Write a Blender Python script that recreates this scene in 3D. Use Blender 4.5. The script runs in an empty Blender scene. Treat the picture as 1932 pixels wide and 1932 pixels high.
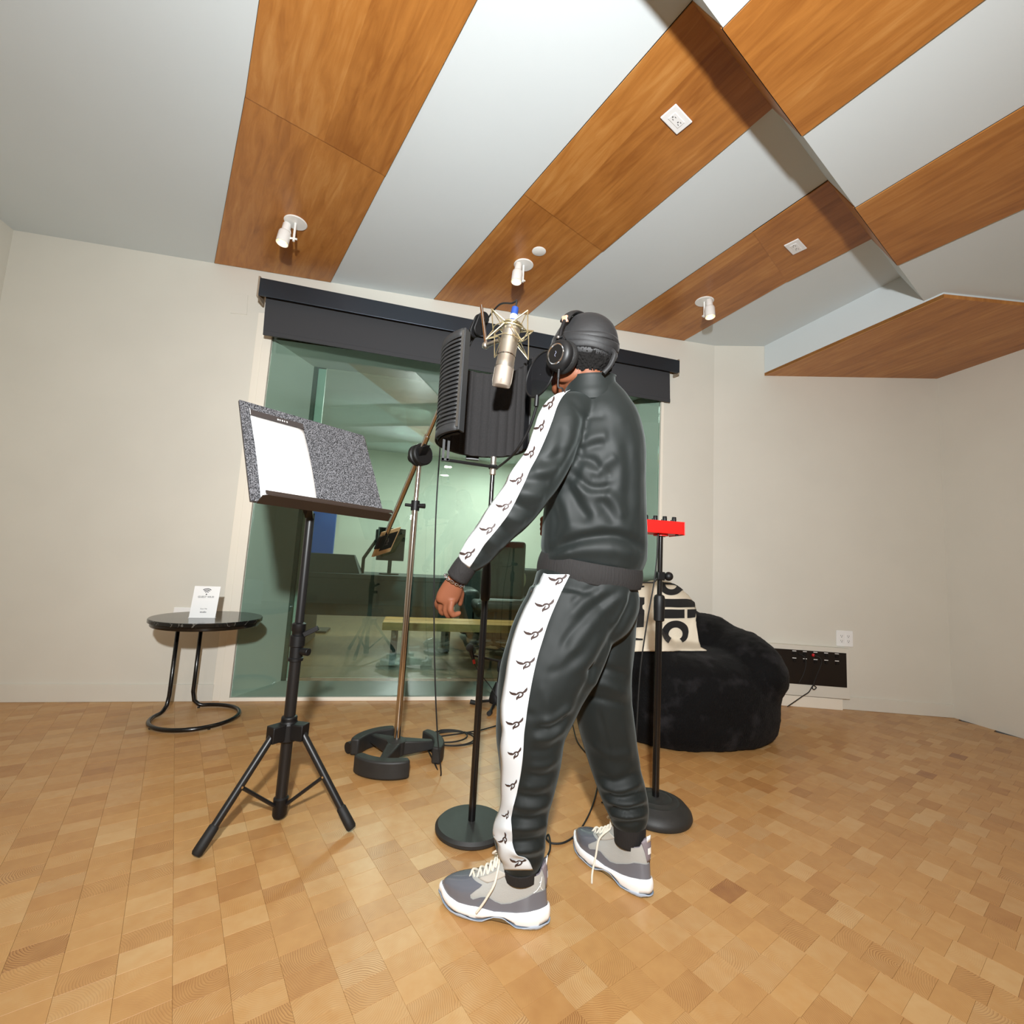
import bpy, bmesh, math, random
import numpy as np
from mathutils import Vector, Matrix
from mathutils.bvhtree import BVHTree
S = bpy.context.scene
COL = S.collection
rnd = random.Random(7)

# ------------------------------------------------------------------ camera (16 mm lens on a 36 mm frame side)
HC = 0.95
YAW, PITCH, ROLL = math.radians(11.345), math.radians(6.211), math.radians(3.171)
FPX = 859.0
fw = Vector((math.sin(YAW)*math.cos(PITCH), math.cos(YAW)*math.cos(PITCH), math.sin(PITCH)))
r0 = Vector((math.cos(YAW), -math.sin(YAW), 0)); u0 = r0.cross(fw)
RT = r0*math.cos(ROLL) + u0*math.sin(ROLL); UP = u0*math.cos(ROLL) - r0*math.sin(ROLL)
CAM = Vector((0, 0, HC))
cd = bpy.data.cameras.new('camera'); cam = bpy.data.objects.new('camera', cd); COL.objects.link(cam)
cd.sensor_fit = 'VERTICAL'; cd.sensor_width = cd.sensor_height = 36.0; cd.lens = 36.0*FPX/1932; cd.clip_start = 0.02
m3 = Matrix((RT, UP, -fw)).transposed(); M4 = m3.to_4x4(); M4.translation = CAM; cam.matrix_world = M4
S.camera = cam
# measured points: a photo position and a distance give a place in the room
def ray(px, py): return fw + RT*((px-966)/FPX) - UP*((py-966)/FPX)
def at(px, py, k): return CAM + ray(px, py)*k
def atz(px, py, z=0.0): d = ray(px, py); return CAM + d*((z-HC)/d.z)
def aty(px, py, y): d = ray(px, py); return CAM + d*(y/d.y)
def topx(p):
    v = Vector(p)-CAM; z = v.dot(fw); return 966+FPX*v.dot(RT)/z, 966-FPX*v.dot(UP)/z, z

# ------------------------------------------------------------------ world, lights, exposure
w = bpy.data.worlds.new('world'); S.world = w; w.use_nodes = True
w.node_tree.nodes['Background'].inputs[0].default_value = (1, .93, .82, 1)
w.node_tree.nodes['Background'].inputs[1].default_value = 0.05
try: S.cycles.caustics_reflective = False; S.cycles.caustics_refractive = False
except Exception: pass
S.view_settings.view_transform = 'Standard'; S.view_settings.look = 'None'
S.view_settings.gamma = 1.0; S.view_settings.exposure = 0.0; S.view_settings.use_curve_mapping = False
def area(name, loc, direction, size, power, col=(1,1,1), spread=180):
    l = bpy.data.lights.new(name, 'AREA'); l.shape = 'DISK'; l.size = size; l.energy = power; l.color = col
    l.spread = math.radians(spread)
    o = bpy.data.objects.new(name, l); COL.objects.link(o); o.location = loc
    o.rotation_euler = Vector(direction).to_track_quat('-Z', 'Y').to_euler(); return o
# the photographer's flash, held above and behind the camera, aimed up into the room
area('flash', (-0.11, -0.42, 1.57), (0.20, 0.97, 0.10), 0.10, 101, (0.955, 0.985, 1.0), 150)
# warm house downlights in the ceiling behind the camera
for i, (x, y) in enumerate(((-1.3, -0.9), (0.4, -1.7), (2.4, -0.6))):
    area('downlight_lamp', (x, y, 2.575), (0, 0, -1), 0.16, 11, (1.0, 0.86, 0.70))
# control room lamps
area('control_lamp', (-0.2, 5.2, 2.58), (0, 0, -1), 0.5, 95, (1.0, 0.97, 0.92))
area('control_lamp', (1.2, 6.4, 2.58), (0, 0, -1), 0.5, 75, (1.0, 0.97, 0.92))

# ------------------------------------------------------------------ materials
MATS = {}
def nodes(name):
    m = bpy.data.materials.new(name); m.use_nodes = True; nt = m.node_tree
    return m, nt, nt.nodes['Principled BSDF']
def srgb(r, g, b):
    f = lambda c: (c/255/12.92) if c/255 <= .04045 else ((c/255+.055)/1.055)**2.4
    return (f(r), f(g), f(b), 1)
def N(nt, t, **kw):
    n = nt.nodes.new(t)
    for k, v in kw.items():
        if k in n.inputs: n.inputs[k].default_value = v
        else: setattr(n, k, v)
    return n
def mat(name, col, rough=.5, metal=0, spec=.5, var=0, vscale=8, bump=0, bscale=60, sheen=0, coat=0, bdist=.002, emis=None, estr=0, stretch=None):
    if name in MATS: return MATS[name]
    m, nt, b = nodes(name)
    c = srgb(*col) if max(col) > 1 else (*col, 1)
    b.inputs['Base Color'].default_value = c; b.inputs['Roughness'].default_value = rough
    b.inputs['Metallic'].default_value = metal; b.inputs['Specular IOR Level'].default_value = spec
    if sheen: b.inputs['Sheen Weight'].default_value = sheen; b.inputs['Sheen Roughness'].default_value = .35
    if coat: b.inputs['Coat Weight'].default_value = coat; b.inputs['Coat Roughness'].default_value = .08
    if emis: b.inputs['Emission Color'].default_value = srgb(*emis); b.inputs['Emission Strength'].default_value = estr
    tc = N(nt, 'ShaderNodeTexCoord'); src = tc.outputs['Object']
    if stretch:
        mp = N(nt, 'ShaderNodeMapping'); mp.inputs['Scale'].default_value = stretch
        nt.links.new(src, mp.inputs[0]); src = mp.outputs[0]
    if var:
        n = N(nt, 'ShaderNodeTexNoise', Scale=vscale, Detail=4.0); nt.links.new(src, n.inputs['Vector'])
        r = N(nt, 'ShaderNodeValToRGB'); r.color_ramp.elements[0].position = .3; r.color_ramp.elements[1].position = .72
        r.color_ramp.elements[0].color = tuple(x*(1-var) for x in c[:3])+(1,)
        r.color_ramp.elements[1].color = tuple(min(1, x*(1+var)) for x in c[:3])+(1,)
        nt.links.new(n.outputs['Fac'], r.inputs[0]); nt.links.new(r.outputs[0], b.inputs['Base Color'])
    if bump:
        n2 = N(nt, 'ShaderNodeTexNoise', Scale=bscale, Detail=3.0); nt.links.new(src, n2.inputs['Vector'])
        bp = N(nt, 'ShaderNodeBump', Strength=bump, Distance=bdist); nt.links.new(n2.outputs['Fac'], bp.inputs['Height'])
        nt.links.new(bp.outputs[0], b.inputs['Normal'])
    MATS[name] = m; return m

def mat_glass(name, tint, refl=1.0):
    m, nt, b = nodes(name); nt.nodes.remove(b); out = nt.nodes['Material Output']
    tr = N(nt, 'ShaderNodeBsdfTransparent'); tr.inputs[0].default_value = (*tint, 1)
    gl = N(nt, 'ShaderNodeBsdfGlossy', Roughness=0.0); gl.inputs[0].default_value = (.92*refl, refl, .95*refl, 1)
    fr = N(nt, 'ShaderNodeFresnel', IOR=1.62); mx = N(nt, 'ShaderNodeMixShader')
    nt.links.new(fr.outputs[0], mx.inputs[0]); nt.links.new(tr.outputs[0], mx.inputs[1]); nt.links.new(gl.outputs[0], mx.inputs[2])
    nt.links.new(mx.outputs[0], out.inputs[0]); MATS[name] = m; return m

def mat_veneer():
    m, nt, b = nodes('maple_veneer'); L = nt.links.new
    uv = N(nt, 'ShaderNodeUVMap'); sep = N(nt, 'ShaderNodeSeparateXYZ'); L(uv.outputs[0], sep.inputs[0])
    # leaves of veneer: strips along the panel, each with its own tone
    mul = N(nt, 'ShaderNodeMath', operation='MULTIPLY'); mul.inputs[1].default_value = 6.5; L(sep.outputs[0], mul.inputs[0])
    wn0 = N(nt, 'ShaderNodeTexNoise', Scale=.7); wn0.noise_dimensions = '1D'; L(mul.outputs[0], wn0.inputs['W'])
    ad = N(nt, 'ShaderNodeMath', operation='MULTIPLY_ADD'); ad.inputs[1].default_value = 1.6; L(wn0.outputs['Fac'], ad.inputs[0]); L(mul.outputs[0], ad.inputs[2])
    fl = N(nt, 'ShaderNodeMath', operation='FLOOR'); L(ad.outputs[0], fl.inputs[0])
    oi = N(nt, 'ShaderNodeObjectInfo'); ad2 = N(nt, 'ShaderNodeMath', operation='MULTIPLY_ADD'); ad2.inputs[1].default_value = 91.0
    L(oi.outputs['Random'], ad2.inputs[0]); L(fl.outputs[0], ad2.inputs[2])
    wn = N(nt, 'ShaderNodeTexWhiteNoise'); wn.noise_dimensions = '1D'; L(ad2.outputs[0], wn.inputs['W'])
    mp = N(nt, 'ShaderNodeMapping'); mp.inputs['Scale'].default_value = (9, 1.1, 1); L(uv.outputs[0], mp.inputs[0])
    n1 = N(nt, 'ShaderNodeTexNoise', Scale=3.0, Detail=8.0, Roughness=.62, Distortion=.7); L(mp.outputs[0], n1.inputs['Vector'])
    n3 = N(nt, 'ShaderNodeTexNoise', Scale=2.2, Detail=2.0, Distortion=1.5); L(uv.outputs[0], n3.inputs['Vector'])
    mx = N(nt, 'ShaderNodeMath', operation='MULTIPLY_ADD'); mx.inputs[1].default_value = .26; L(wn.outputs[0], mx.inputs[0]); L(n1.outputs['Fac'], mx.inputs[2])
    mx2 = N(nt, 'ShaderNodeMath', operation='MULTIPLY_ADD'); mx2.inputs[1].default_value = .35; L(n3.outputs['Fac'], mx2.inputs[0]); L(mx.outputs[0], mx2.inputs[2])
    cr = N(nt, 'ShaderNodeValToRGB'); e = cr.color_ramp.elements
    e[0].position = .42; e[0].color = srgb(148, 90, 36); e[1].color = srgb(198, 142, 78)
    e[1].position = .92; e.new(.66).color = srgb(176, 115, 52)
    dv = N(nt, 'ShaderNodeMath', operation='MULTIPLY'); dv.inputs[1].default_value = .78; L(mx2.outputs[0], dv.inputs[0])
    L(dv.outputs[0], cr.inputs[0]); L(cr.outputs[0], b.inputs['Base Color'])
    b.inputs['Roughness'].default_value = .38; MATS['veneer'] = m; return m

def mat_blocks():
    m, nt, b = nodes('end_grain_fir'); L = nt.links.new
    at_ = N(nt, 'ShaderNodeAttribute', attribute_name='tone'); tc = N(nt, 'ShaderNodeTexCoord')
    sp = N(nt, 'ShaderNodeSeparateColor'); L(at_.outputs['Color'], sp.inputs[0])
    # growth rings round a pith that is different for every block
    ctr = N(nt, 'ShaderNodeAttribute', attribute_name='pith')
    sub = N(nt, 'ShaderNodeVectorMath', operation='SUBTRACT'); L(tc.outputs['Object'], sub.inputs[0]); L(ctr.outputs['Vector'], sub.inputs[1])
    nz = N(nt, 'ShaderNodeTexNoise', Scale=16.0, Detail=2.0); L(tc.outputs['Object'], nz.inputs['Vector'])
    ln = N(nt, 'ShaderNodeVectorMath', operation='LENGTH'); L(sub.outputs[0], ln.inputs[0])
    ma = N(nt, 'ShaderNodeMath', operation='MULTIPLY_ADD'); ma.inputs[1].default_value = .022; L(nz.outputs['Fac'], ma.inputs[0]); L(ln.outputs['Value'], ma.inputs[2])
    fr = N(nt, 'ShaderNodeMath', operation='MULTIPLY'); fr.inputs[1].default_value = 205.0; L(ma.outputs[0], fr.inputs[0])
    ft = N(nt, 'ShaderNodeMath', operation='FRACT'); L(fr.outputs[0], ft.inputs[0])
    pw = N(nt, 'ShaderNodeMath', operation='POWER'); pw.inputs[1].default_value = 2.4; L(ft.outputs[0], pw.inputs[0])
    am = N(nt, 'ShaderNodeMath', operation='MULTIPLY'); L(pw.outputs[0], am.inputs[0]); L(sp.outputs[1], am.inputs[1])
    cr = N(nt, 'ShaderNodeValToRGB'); e = cr.color_ramp.elements
    e[0].position = 0; e[0].color = srgb(150, 102, 64); e[1].position = 1; e[1].color = srgb(198, 162, 114)
    e.new(.25).color = srgb(172, 125, 75); e.new(.6).color = srgb(187, 142, 88)
    n2 = N(nt, 'ShaderNodeTexNoise', Scale=26.0, Detail=5.0); L(tc.outputs['Object'], n2.inputs['Vector'])
    t2 = N(nt, 'ShaderNodeMath', operation='MULTIPLY_ADD'); t2.inputs[1].default_value = .5; L(n2.outputs['Fac'], t2.inputs[0]); L(sp.outputs[0], t2.inputs[2])
    t3 = N(nt, 'ShaderNodeMath', operation='SUBTRACT'); t3.inputs[1].default_value = .25; L(t2.outputs[0], t3.inputs[0]); L(t3.outputs[0], cr.inputs[0])
    dk = N(nt, 'ShaderNodeMixRGB', blend_type='MULTIPLY'); dk.inputs[2].default_value = srgb(150, 100, 66)
    L(am.outputs[0], dk.inputs[0]); L(cr.outputs[0], dk.inputs[1]); L(dk.outputs[0], b.inputs['Base Color'])
    b.inputs['Roughness'].default_value = .36; b.inputs['Specular IOR Level'].default_value = .45
    bp = N(nt, 'ShaderNodeBump', Strength=.12, Distance=.001); L(am.outputs[0], bp.inputs['Height']); L(bp.outputs[0], b.inputs['Normal'])
    MATS['blocks'] = m; return m

mat('wall', (213, 210, 199), .7, var=.02, vscale=3, bump=.15, bscale=240, bdist=.0006)
mat('ceil', (208, 216, 218), .75, var=.015, vscale=2, bump=.12, bscale=300, bdist=.0006)
mat('trim', (232, 226, 212), .45)
mat('jamb', (214, 212, 200), .6, bump=.2, bscale=300, bdist=.0006)
mat('black_metal', (22, 22, 23), .38, spec=.5, bump=.06, bscale=500, bdist=.0004)
mat('black_gloss', (16, 15, 15), .2, spec=.55)
mat('black_plastic', (13, 13, 14), .5, spec=.35)
mat('black_rubber', (15, 15, 15), .65)
mat('cast_iron', (34, 34, 33), .55, bump=.35, bscale=420, bdist=.0008, var=.12, vscale=30)
mat('chrome', (205, 198, 190), .16, metal=1)
mat('nickel', (206, 200, 188), .40, metal=1, bump=.03, bscale=700)
mat('grille', (158, 145, 132), .55, metal=.7, bump=.6, bscale=1400, bdist=.0008)
mat('wire', (222, 208, 168), .3, metal=.9)
mat('white_plastic', (236, 237, 236), .35)
mat('white_paint', (236, 236, 232), .4)
mat('slot', (60, 58, 60), .6)
mat('paper', (246, 246, 244), .6)
mat('brass', (190, 150, 90), .3, metal=1)
mat_veneer(); mat_blocks()
mat_glass('glass_outer', (.86, .945, .915)); mat_glass('glass_inner', (.87, .95, .925), .6)

# ------------------------------------------------------------------ mesh helpers
ORG = {}
def tag(o, label=None, cat=None, group=None, kind=None):
    if label: o['label'] = label
    if cat: o['category'] = cat
    if group: o['group'] = group
    if kind: o['kind'] = kind
    return o
def thing(name, label, cat, loc, group=None):
    o = bpy.data.objects.new(name, None); COL.objects.link(o); o.location = loc; o.empty_display_size = .05
    ORG[o.name] = Vector(loc); return tag(o, label, cat, group)
def basis(d):
    d = Vector(d).normalized(); a = Vector((0, 0, 1)) if abs(d.z) < .9 else Vector((1, 0, 0))
    x = a.cross(d).normalized(); return x, d.cross(x), d
def smooth_path(pts, n=8):
    """Catmull-Rom through tuples of floats (any length)."""
    P = [np.array(p, float) for p in pts]; P = [2*P[0]-P[1]] + P + [2*P[-1]-P[-2]]; out = []
    for i in range(1, len(P)-2):
        for j in range(n):
            t = j/n
            out.append(.5*((2*P[i])+(-P[i-1]+P[i+1])*t+(2*P[i-1]-5*P[i]+4*P[i+1]-P[i+2])*t*t+(-P[i-1]+3*P[i]-3*P[i+1]+P[i+2])*t**3))
    out.append(P[-2]); return out
class MB:
    def __init__(s): s.v = []; s.f = []; s.m = []; s.cur = 0
    def add(s, vs, fs):
        o = len(s.v); s.v += [tuple(v) for v in vs]; s.f += [tuple(i+o for i in f) for f in fs]; s.m += [s.cur]*len(fs); return s
    def box(s, c, size, rz=0, R=None):
        c = Vector(c); hx, hy, hz = size[0]/2, size[1]/2, size[2]/2
        R = R or Matrix.Rotation(rz, 3, 'Z')
        vs = [c+R@Vector((x*hx, y*hy, z*hz)) for z in (-1, 1) for x, y in ((-1, -1), (1, -1), (1, 1), (-1, 1))]
        return s.add(vs, [(3,2,1,0), (4,5,6,7), (0,1,5,4), (1,2,6,5), (2,3,7,6), (3,0,4,7)])
    def hexa(s, b, t):   # bottom quad, top quad
        return s.add(list(b)+list(t), [(3,2,1,0), (4,5,6,7), (0,1,5,4), (1,2,6,5), (2,3,7,6), (3,0,4,7)])
    def prism(s, poly, d):
        n = len(poly); d = Vector(d); vs = [Vector(p) for p in poly]; vs += [p+d for p in vs]
        return s.add(vs, [tuple(range(n))[::-1], tuple(range(n, 2*n))] + [(i, (i+1) % n, n+(i+1) % n, n+i) for i in range(n)])
    def cyl(s, a, b, r, r2=None, n=16, cap=True):
        a, b = Vector(a), Vector(b); r2 = r if r2 is None else r2; x, y, d = basis(b-a)
        vs = [a+(x*math.cos(t)+y*math.sin(t))*r for t in [2*math.pi*i/n for i in range(n)]]
        vs += [b+(x*math.cos(t)+y*math.sin(t))*r2 for t in [2*math.pi*i/n for i in range(n)]]
        fs = [(i, (i+1) % n, n+(i+1) % n, n+i) for i in range(n)]
        if cap: fs += [tuple(range(n))[::-1], tuple(range(n, 2*n))]
        return s.add(vs, fs)
    def lathe(s, prof, o, d=(0,0,1), n=24, cap=True):   # prof: (radius, height)
        x, y, d = basis(d); o = Vector(o); vs = []; fs = []
        for r, z in prof:
            for i in range(n):
                t = 2*math.pi*i/n; vs.append(o+d*z+(x*math.cos(t)+y*math.sin(t))*r)
        for j in range(len(prof)-1):
            for i in range(n): fs.append((j*n+i, j*n+(i+1) % n, (j+1)*n+(i+1) % n, (j+1)*n+i))
        if cap: fs += [tuple(range(n))[::-1], tuple(range((len(prof)-1)*n, len(prof)*n))]
        return s.add(vs, fs)
    def tube(s, pts, r, n=8, closed=False):
        P = [Vector(p) for p in pts]; m = len(P); vs = []; fs = []; px = None
        for i, p in enumerate(P):
            a = P[i-1] if (i or closed) else P[i]; b = P[(i+1) % m] if (i < m-1 or closed) else P[i]
            d = (b-a).normalized()
            if px is None: x, y, _ = basis(d)
            else:
                x = (px-d*px.dot(d)); x = x.normalized() if x.length > 1e-6 else basis(d)[0]; y = d.cross(x)
            px = x; rr = r[i] if isinstance(r, (list, tuple)) else r
            vs += [p+(x*math.cos(2*math.pi*k/n)+y*math.sin(2*math.pi*k/n))*rr for k in range(n)]
        for j in range(m if closed else m-1):
            q = (j+1) % m
            fs += [(j*n+i, j*n+(i+1) % n, q*n+(i+1) % n, q*n+i) for i in range(n)]
        if not closed: fs += [tuple(range(n))[::-1], tuple(range((m-1)*n, m*n))]
        return s.add(vs, fs)
    def ball(s, c, r, n=16, k=10, R=None):
        c = Vector(c); r = (r, r, r) if not isinstance(r, (tuple, list)) else r; R = R or Matrix.Identity(3); vs = []; fs = []
        for j in range(1, k):
            ph = math.pi*j/k
            for i in range(n):
                t = 2*math.pi*i/n
                vs.append(c+R@Vector((r[0]*math.sin(ph)*math.cos(t), r[1]*math.sin(ph)*math.sin(t), r[2]*math.cos(ph))))
        vs += [c+R@Vector((0, 0, r[2])), c-R@Vector((0, 0, r[2]))]; T, B = len(vs)-2, len(vs)-1
        for j in range(k-2):
            for i in range(n): fs.append((j*n+i, (j+1)*n+i, (j+1)*n+(i+1) % n, j*n+(i+1) % n))
        for i in range(n): fs += [(T, i, (i+1) % n), (B, (k-2)*n+(i+1) % n, (k-2)*n+i)]
        return s.add(vs, fs)
    def grid(s, rows, thick=0, closed=False):
        R_, C_ = len(rows), len(rows[0]); vs = [Vector(p) for r in rows for p in r]
        fs = [(j*C_+i, j*C_+(i+1) % C_, (j+1)*C_+(i+1) % C_, (j+1)*C_+i) for j in range(R_-1) for i in range(C_ if closed else C_-1)]
        return s.add(vs, fs)
    def build(s, name, material, parent=None, smooth=True, bevel=0, seg=2, sub=0, solid=0, angle=40, label=None, fix=True, soff=0):
        off = ORG.get(parent.name, Vector()) if parent else Vector()
        me = bpy.data.meshes.new(name)
        me.from_pydata([tuple(Vector(v)-off) for v in s.v], [], s.f)
        mats = material if isinstance(material, (list, tuple)) else [material]
        for mm in mats: me.materials.append(MATS[mm] if isinstance(mm, str) else mm)
        if len(mats) > 1: me.polygons.foreach_set('material_index', s.m)
        if fix:
            bm = bmesh.new(); bm.from_mesh(me); bmesh.ops.recalc_face_normals(bm, faces=bm.faces); bm.to_mesh(me); bm.free()
        me.update()
        o = bpy.data.objects.new(name, me); COL.objects.link(o)
        if parent: o.parent = parent; ORG[o.name] = off
        else: ORG[o.name] = Vector()
        if solid:
            md = o.modifiers.new('solid', 'SOLIDIFY'); md.thickness = solid; md.offset = soff
        if bevel:
            md = o.modifiers.new('bevel', 'BEVEL'); md.width = bevel; md.segments = seg; md.limit_method = 'ANGLE'; md.angle_limit = math.radians(40)
        if sub:
            md = o.modifiers.new('sub', 'SUBSURF'); md.levels = md.render_levels = sub
        if smooth:
            me.polygons.foreach_set('use_smooth', [True]*len(me.polygons))
            if angle < 180: me.set_sharp_from_angle(angle=math.radians(angle))
        if label: o['label'] = label
        return o
def structure(o): o['kind'] = 'structure'; return o
def text_mesh(txt, bold=0.0, size=1.0):
    c = bpy.data.curves.new('t', 'FONT'); c.body = txt; c.size = size; c.offset = bold; c.resolution_u = 4
    o = bpy.data.objects.new('t', c); COL.objects.link(o); dg = bpy.context.evaluated_depsgraph_get()
    me = bpy.data.meshes.new_from_object(o.evaluated_get(dg))
    vs = [v.co.copy() for v in me.vertices]; fs = [tuple(p.vertices) for p in me.polygons]
    bpy.data.objects.remove(o); bpy.data.curves.remove(c); bpy.data.meshes.remove(me); return vs, fs

# ================================================================== SETTING
ZC, ZL, YW = 2.819, 2.598, 3.208          # ceiling, dropped ceiling, window wall
XL, XR, YB = -2.6, 3.9, -2.6              # side walls, wall behind the camera
GX0, GX1 = -1.068, 1.80                   # glass opening
CR = Vector((2.274, YW)); CD = Vector((.958, -.287)).normalized()   # right hand wall starts here
def wl(s, z, off=0):                      # point on the right hand wall
    n = Vector((-CD.y, CD.x)); p = CR+CD*s-n*off; return Vector((p.x, p.y, z))

# ---- floor of end-grain blocks
TH = math.radians(-24.74); D1 = Vector((math.sin(TH), math.cos(TH), 0)); D2 = Vector((math.cos(TH), -math.sin(TH), 0))
b = MB().box((0.65, .45, -.075), (6.6, 6.3, .1)); floor = structure(b.build('floor', mat('bed', (150, 108, 66), .8), smooth=False))
BW, BL, GAP = .1005, .0645, .00018
cells = []
for c in range(-60, 75):
    stag = rnd.random()*BL
    r = -80
    while r < 90:
        ln = BL*rnd.choice((1, 1, 1, 1, .97, 1.03))
        a0 = r*BL+stag; r += 1
        cx, cy = (c+.5)*BW-.003, a0+BL/2
        p = D2*cx+D1*cy
        if XL < p.x < XR and YB < p.y < YW+.05:
            nx = Vector((p.x-CR.x, p.y-CR.y)); 
            if p.x > CR.x and nx.dot(Vector((-CD.y, CD.x))) > .03: continue
            cells.append((p, cx, cy))
def cell_mesh(cl):
    V, F, T, Q = [], [], [], []
    for p, cx, cy in cl:
        hw, hl = BW/2-GAP, BL/2-GAP; z = rnd.uniform(-.0004, 0); ch = .0003
        o = len(V)
        for (a, l_, zz) in ((hw, hl, -.022), (hw, hl, z-ch), (hw-ch, hl-ch, z)):
            for sx, sy in ((-1, -1), (1, -1), (1, 1), (-1, 1)):
                v = p+D2*(a*sx)+D1*(l_*sy); V.append((v.x, v.y, zz))
        for lv in (0, 4):
            F += [(o+lv+i, o+lv+(i+1) % 4, o+lv+4+(i+1) % 4, o+lv+4+i) for i in range(4)]
        F.append((o+8, o+9, o+10, o+11))
        tone = min(1, max(0, rnd.gauss(.6, .14))); ring = rnd.choice((0, .12, .2, .25, .35, .5, .8))*rnd.uniform(.6, 1)
        an = rnd.random()*6.28; rr = rnd.uniform(.03, .16)
        q = p+Vector((math.cos(an)*rr, math.sin(an)*rr, 0))
        T += [(tone, ring, 0, 1)]*12; Q += [(q.x, q.y, 0)]*12
    me = bpy.data.meshes.new('block'); me.from_pydata(V, [], F); me.materials.append(MATS['blocks'])
    ca = me.attributes.new('tone', 'FLOAT_COLOR', 'POINT'); ca.data.foreach_set('color', np.array(T, 'f').ravel())
    va = me.attributes.new('pith', 'FLOAT_VECTOR', 'POINT'); va.data.foreach_set('vector', np.array(Q, 'f').ravel())
    me.update(); return me
def inview(p):
    x, y, k = topx(p); return k > .2 and 340 < x < 1592 and y < 1915
vis = [c for c in cells if inview(c[0])]; vis.sort(key=lambda c: (c[0]-CAM).length)
near = vis[:300]; ids = set(id(c) for c in near); rest = [c for c in cells if id(c) not in ids]
for c in near:
    o = bpy.data.objects.new('block', cell_mesh([c])); COL.objects.link(o); o.parent = floor
o = bpy.data.objects.new('block_field', cell_mesh(rest)); COL.objects.link(o); o.parent = floor; o['kind'] = 'stuff'

# ---- window wall with its opening
ZT = 2.52
b = MB()
b.box(((XL+GX0-.03)/2, YW+.06, 1.45), (GX0-XL-.03, .12, 2.9))
b.box(((GX1+CR.x)/2+.03, YW+.06, 1.45), (CR.x-GX1+.04, .12, 2.9))
b.box(((GX0-.03+GX1+.01)/2, YW+.06, (ZT+2.9)/2), (GX1-GX0+.04, .12, 2.9-ZT))
wall_back = structure(b.build('wall_back', 'wall', smooth=False))
# faint access plate painted over in the wall, left of the blind
q = [aty(438, 555, YW), aty(468, 557, YW), aty(466, 594, YW), aty(435, 591, YW)]
MB().prism([p+Vector((0, -.004, 0)) for p in q], (0, .006, 0)).build('access_plate', 'wall', wall_back, smooth=False, bevel=.0015)
b = MB().prism([wl(0, 0), wl(2.0, 0), wl(2.0, 0, -.12), wl(0, 0, -.12)], (0, 0, 2.9)); wall_right = structure(b.build('wall_right', 'wall', smooth=False))
b = MB().box((XR+.06, (YB+3.0)/2, 1.45), (.12, 3.2-YB, 2.9)); structure(b.build('wall_far_right', 'wall', smooth=False))
b = MB().box((XL-.06, (YB+YW)/2, 1.45), (.12, YW-YB+.2, 2.9)); structure(b.build('wall_left', 'wall', smooth=False))
b = MB().box(((XL+XR)/2, YB-.06, 1.45), (XR-XL+.2, .12, 2.9)); structure(b.build('wall_front', 'wall', smooth=False))
# baseboards
b = MB().box(((XL+GX0-.09)/2, YW-.006, .05), (GX0-XL-.1, .012, .1)); structure(b.build('baseboard_back', 'wall', smooth=False, bevel=.002))
b = MB().prism([wl(.02, 0, .011), wl(1.95, 0, .011), wl(1.95, 0, 0), wl(.02, 0, 0)], (0, 0, .09)); structure(b.build('baseboard_right', 'wall', smooth=False, bevel=.002))

# ---- ceiling: white boards, maple panels, a dropped section over the camera with a raking face
def plan(a, b_, t): return a+(b_-a)*t
LA = Vector((.757, 1.186)); LD = (Vector((2.048, 1.775))-LA).normalized(); LN = Vector((-LD.y, LD.x))   # edge of the high ceiling
LOFF = -.109                                              # edge of the dropped ceiling, towards the camera
def edge(s, off=0): p = LA+LD*s+LN*off; return p
e0, e1 = edge(-4.2), edge(4.2)
b = MB().prism([(e0.x, e0.y, ZC), (e1.x, e1.y, ZC), (e1.x, YW+.12, ZC), (e0.x, YW+.12, ZC)], (0, 0, .1))
ceiling = structure(b.build('ceiling', 'ceil', smooth=False))
l0, l1 = edge(-4.2, LOFF), edge(4.2, LOFF)
MB().prism([(l0.x, l0.y, ZL), (l1.x, l1.y, ZL), (XR+.2, YB-.1, ZL), (-3.1, YB-.1, ZL)], (0, 0, .1)).build('dropped_board', 'ceil', ceiling, smooth=False)
MB().add([(*e0, ZC+.05), (*e1, ZC+.05), (*e1, ZC), (*e0, ZC), (*l0, ZL), (*l1, ZL), (*(l1-LN*.02), ZL+.02), (*(l0-LN*.02), ZL+.02)],
         [(3, 2, 5, 4), (0, 1, 2, 3), (4, 5, 6, 7), (0, 3, 4, 7), (1, 2, 5, 6), (0, 1, 6, 7)]).build('raking_face', 'ceil', ceiling, smooth=False)
def panel(name, q, z, th=.007, reveal=True):
    """maple board on the ceiling: q = four plan corners (start left, start right, end right, end left)"""
    q = [Vector(p) for p in q]
    if reveal:
        c = sum(q, Vector((0, 0)))/4
        MB().prism([(*(c+(p-c)*1.0+((p-c).normalized()*.004)), z-.002) for p in q], (0, 0, .004)).build('reveal', 'black_rubber', ceiling, smooth=False)  # black backing sheet that paints in the shadow gap round the board
    b = MB().prism([(*p, z-th) for p in q], (0, 0, th+.001)); o = b.build(name, 'veneer', ceiling, smooth=False)
    return uvpanel(o, q)
def uvpanel(o, q):
    me = o.data; uv = me.uv_layers.new(name='UVMap')
    ax = ((q[3]-q[0])+(q[2]-q[1])).normalized(); nx = Vector((-ax.y, ax.x))
    for lp in me.loops:
        p = me.vertices[lp.vertex_index].co; pp = Vector((p.x, p.y)); uv.data[lp.index].uv = (pp.dot(nx), pp.dot(ax)+p.z)
    return o
V2 = lambda *a: Vector(a)
s1l, s1r = (V2(-1.47, 3.2), V2(-.847, 1.911), V2(-.46, 1.06)), (V2(-.738, 3.2), V2(-.299, 2.169), V2(.16, 1.10))
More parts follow.
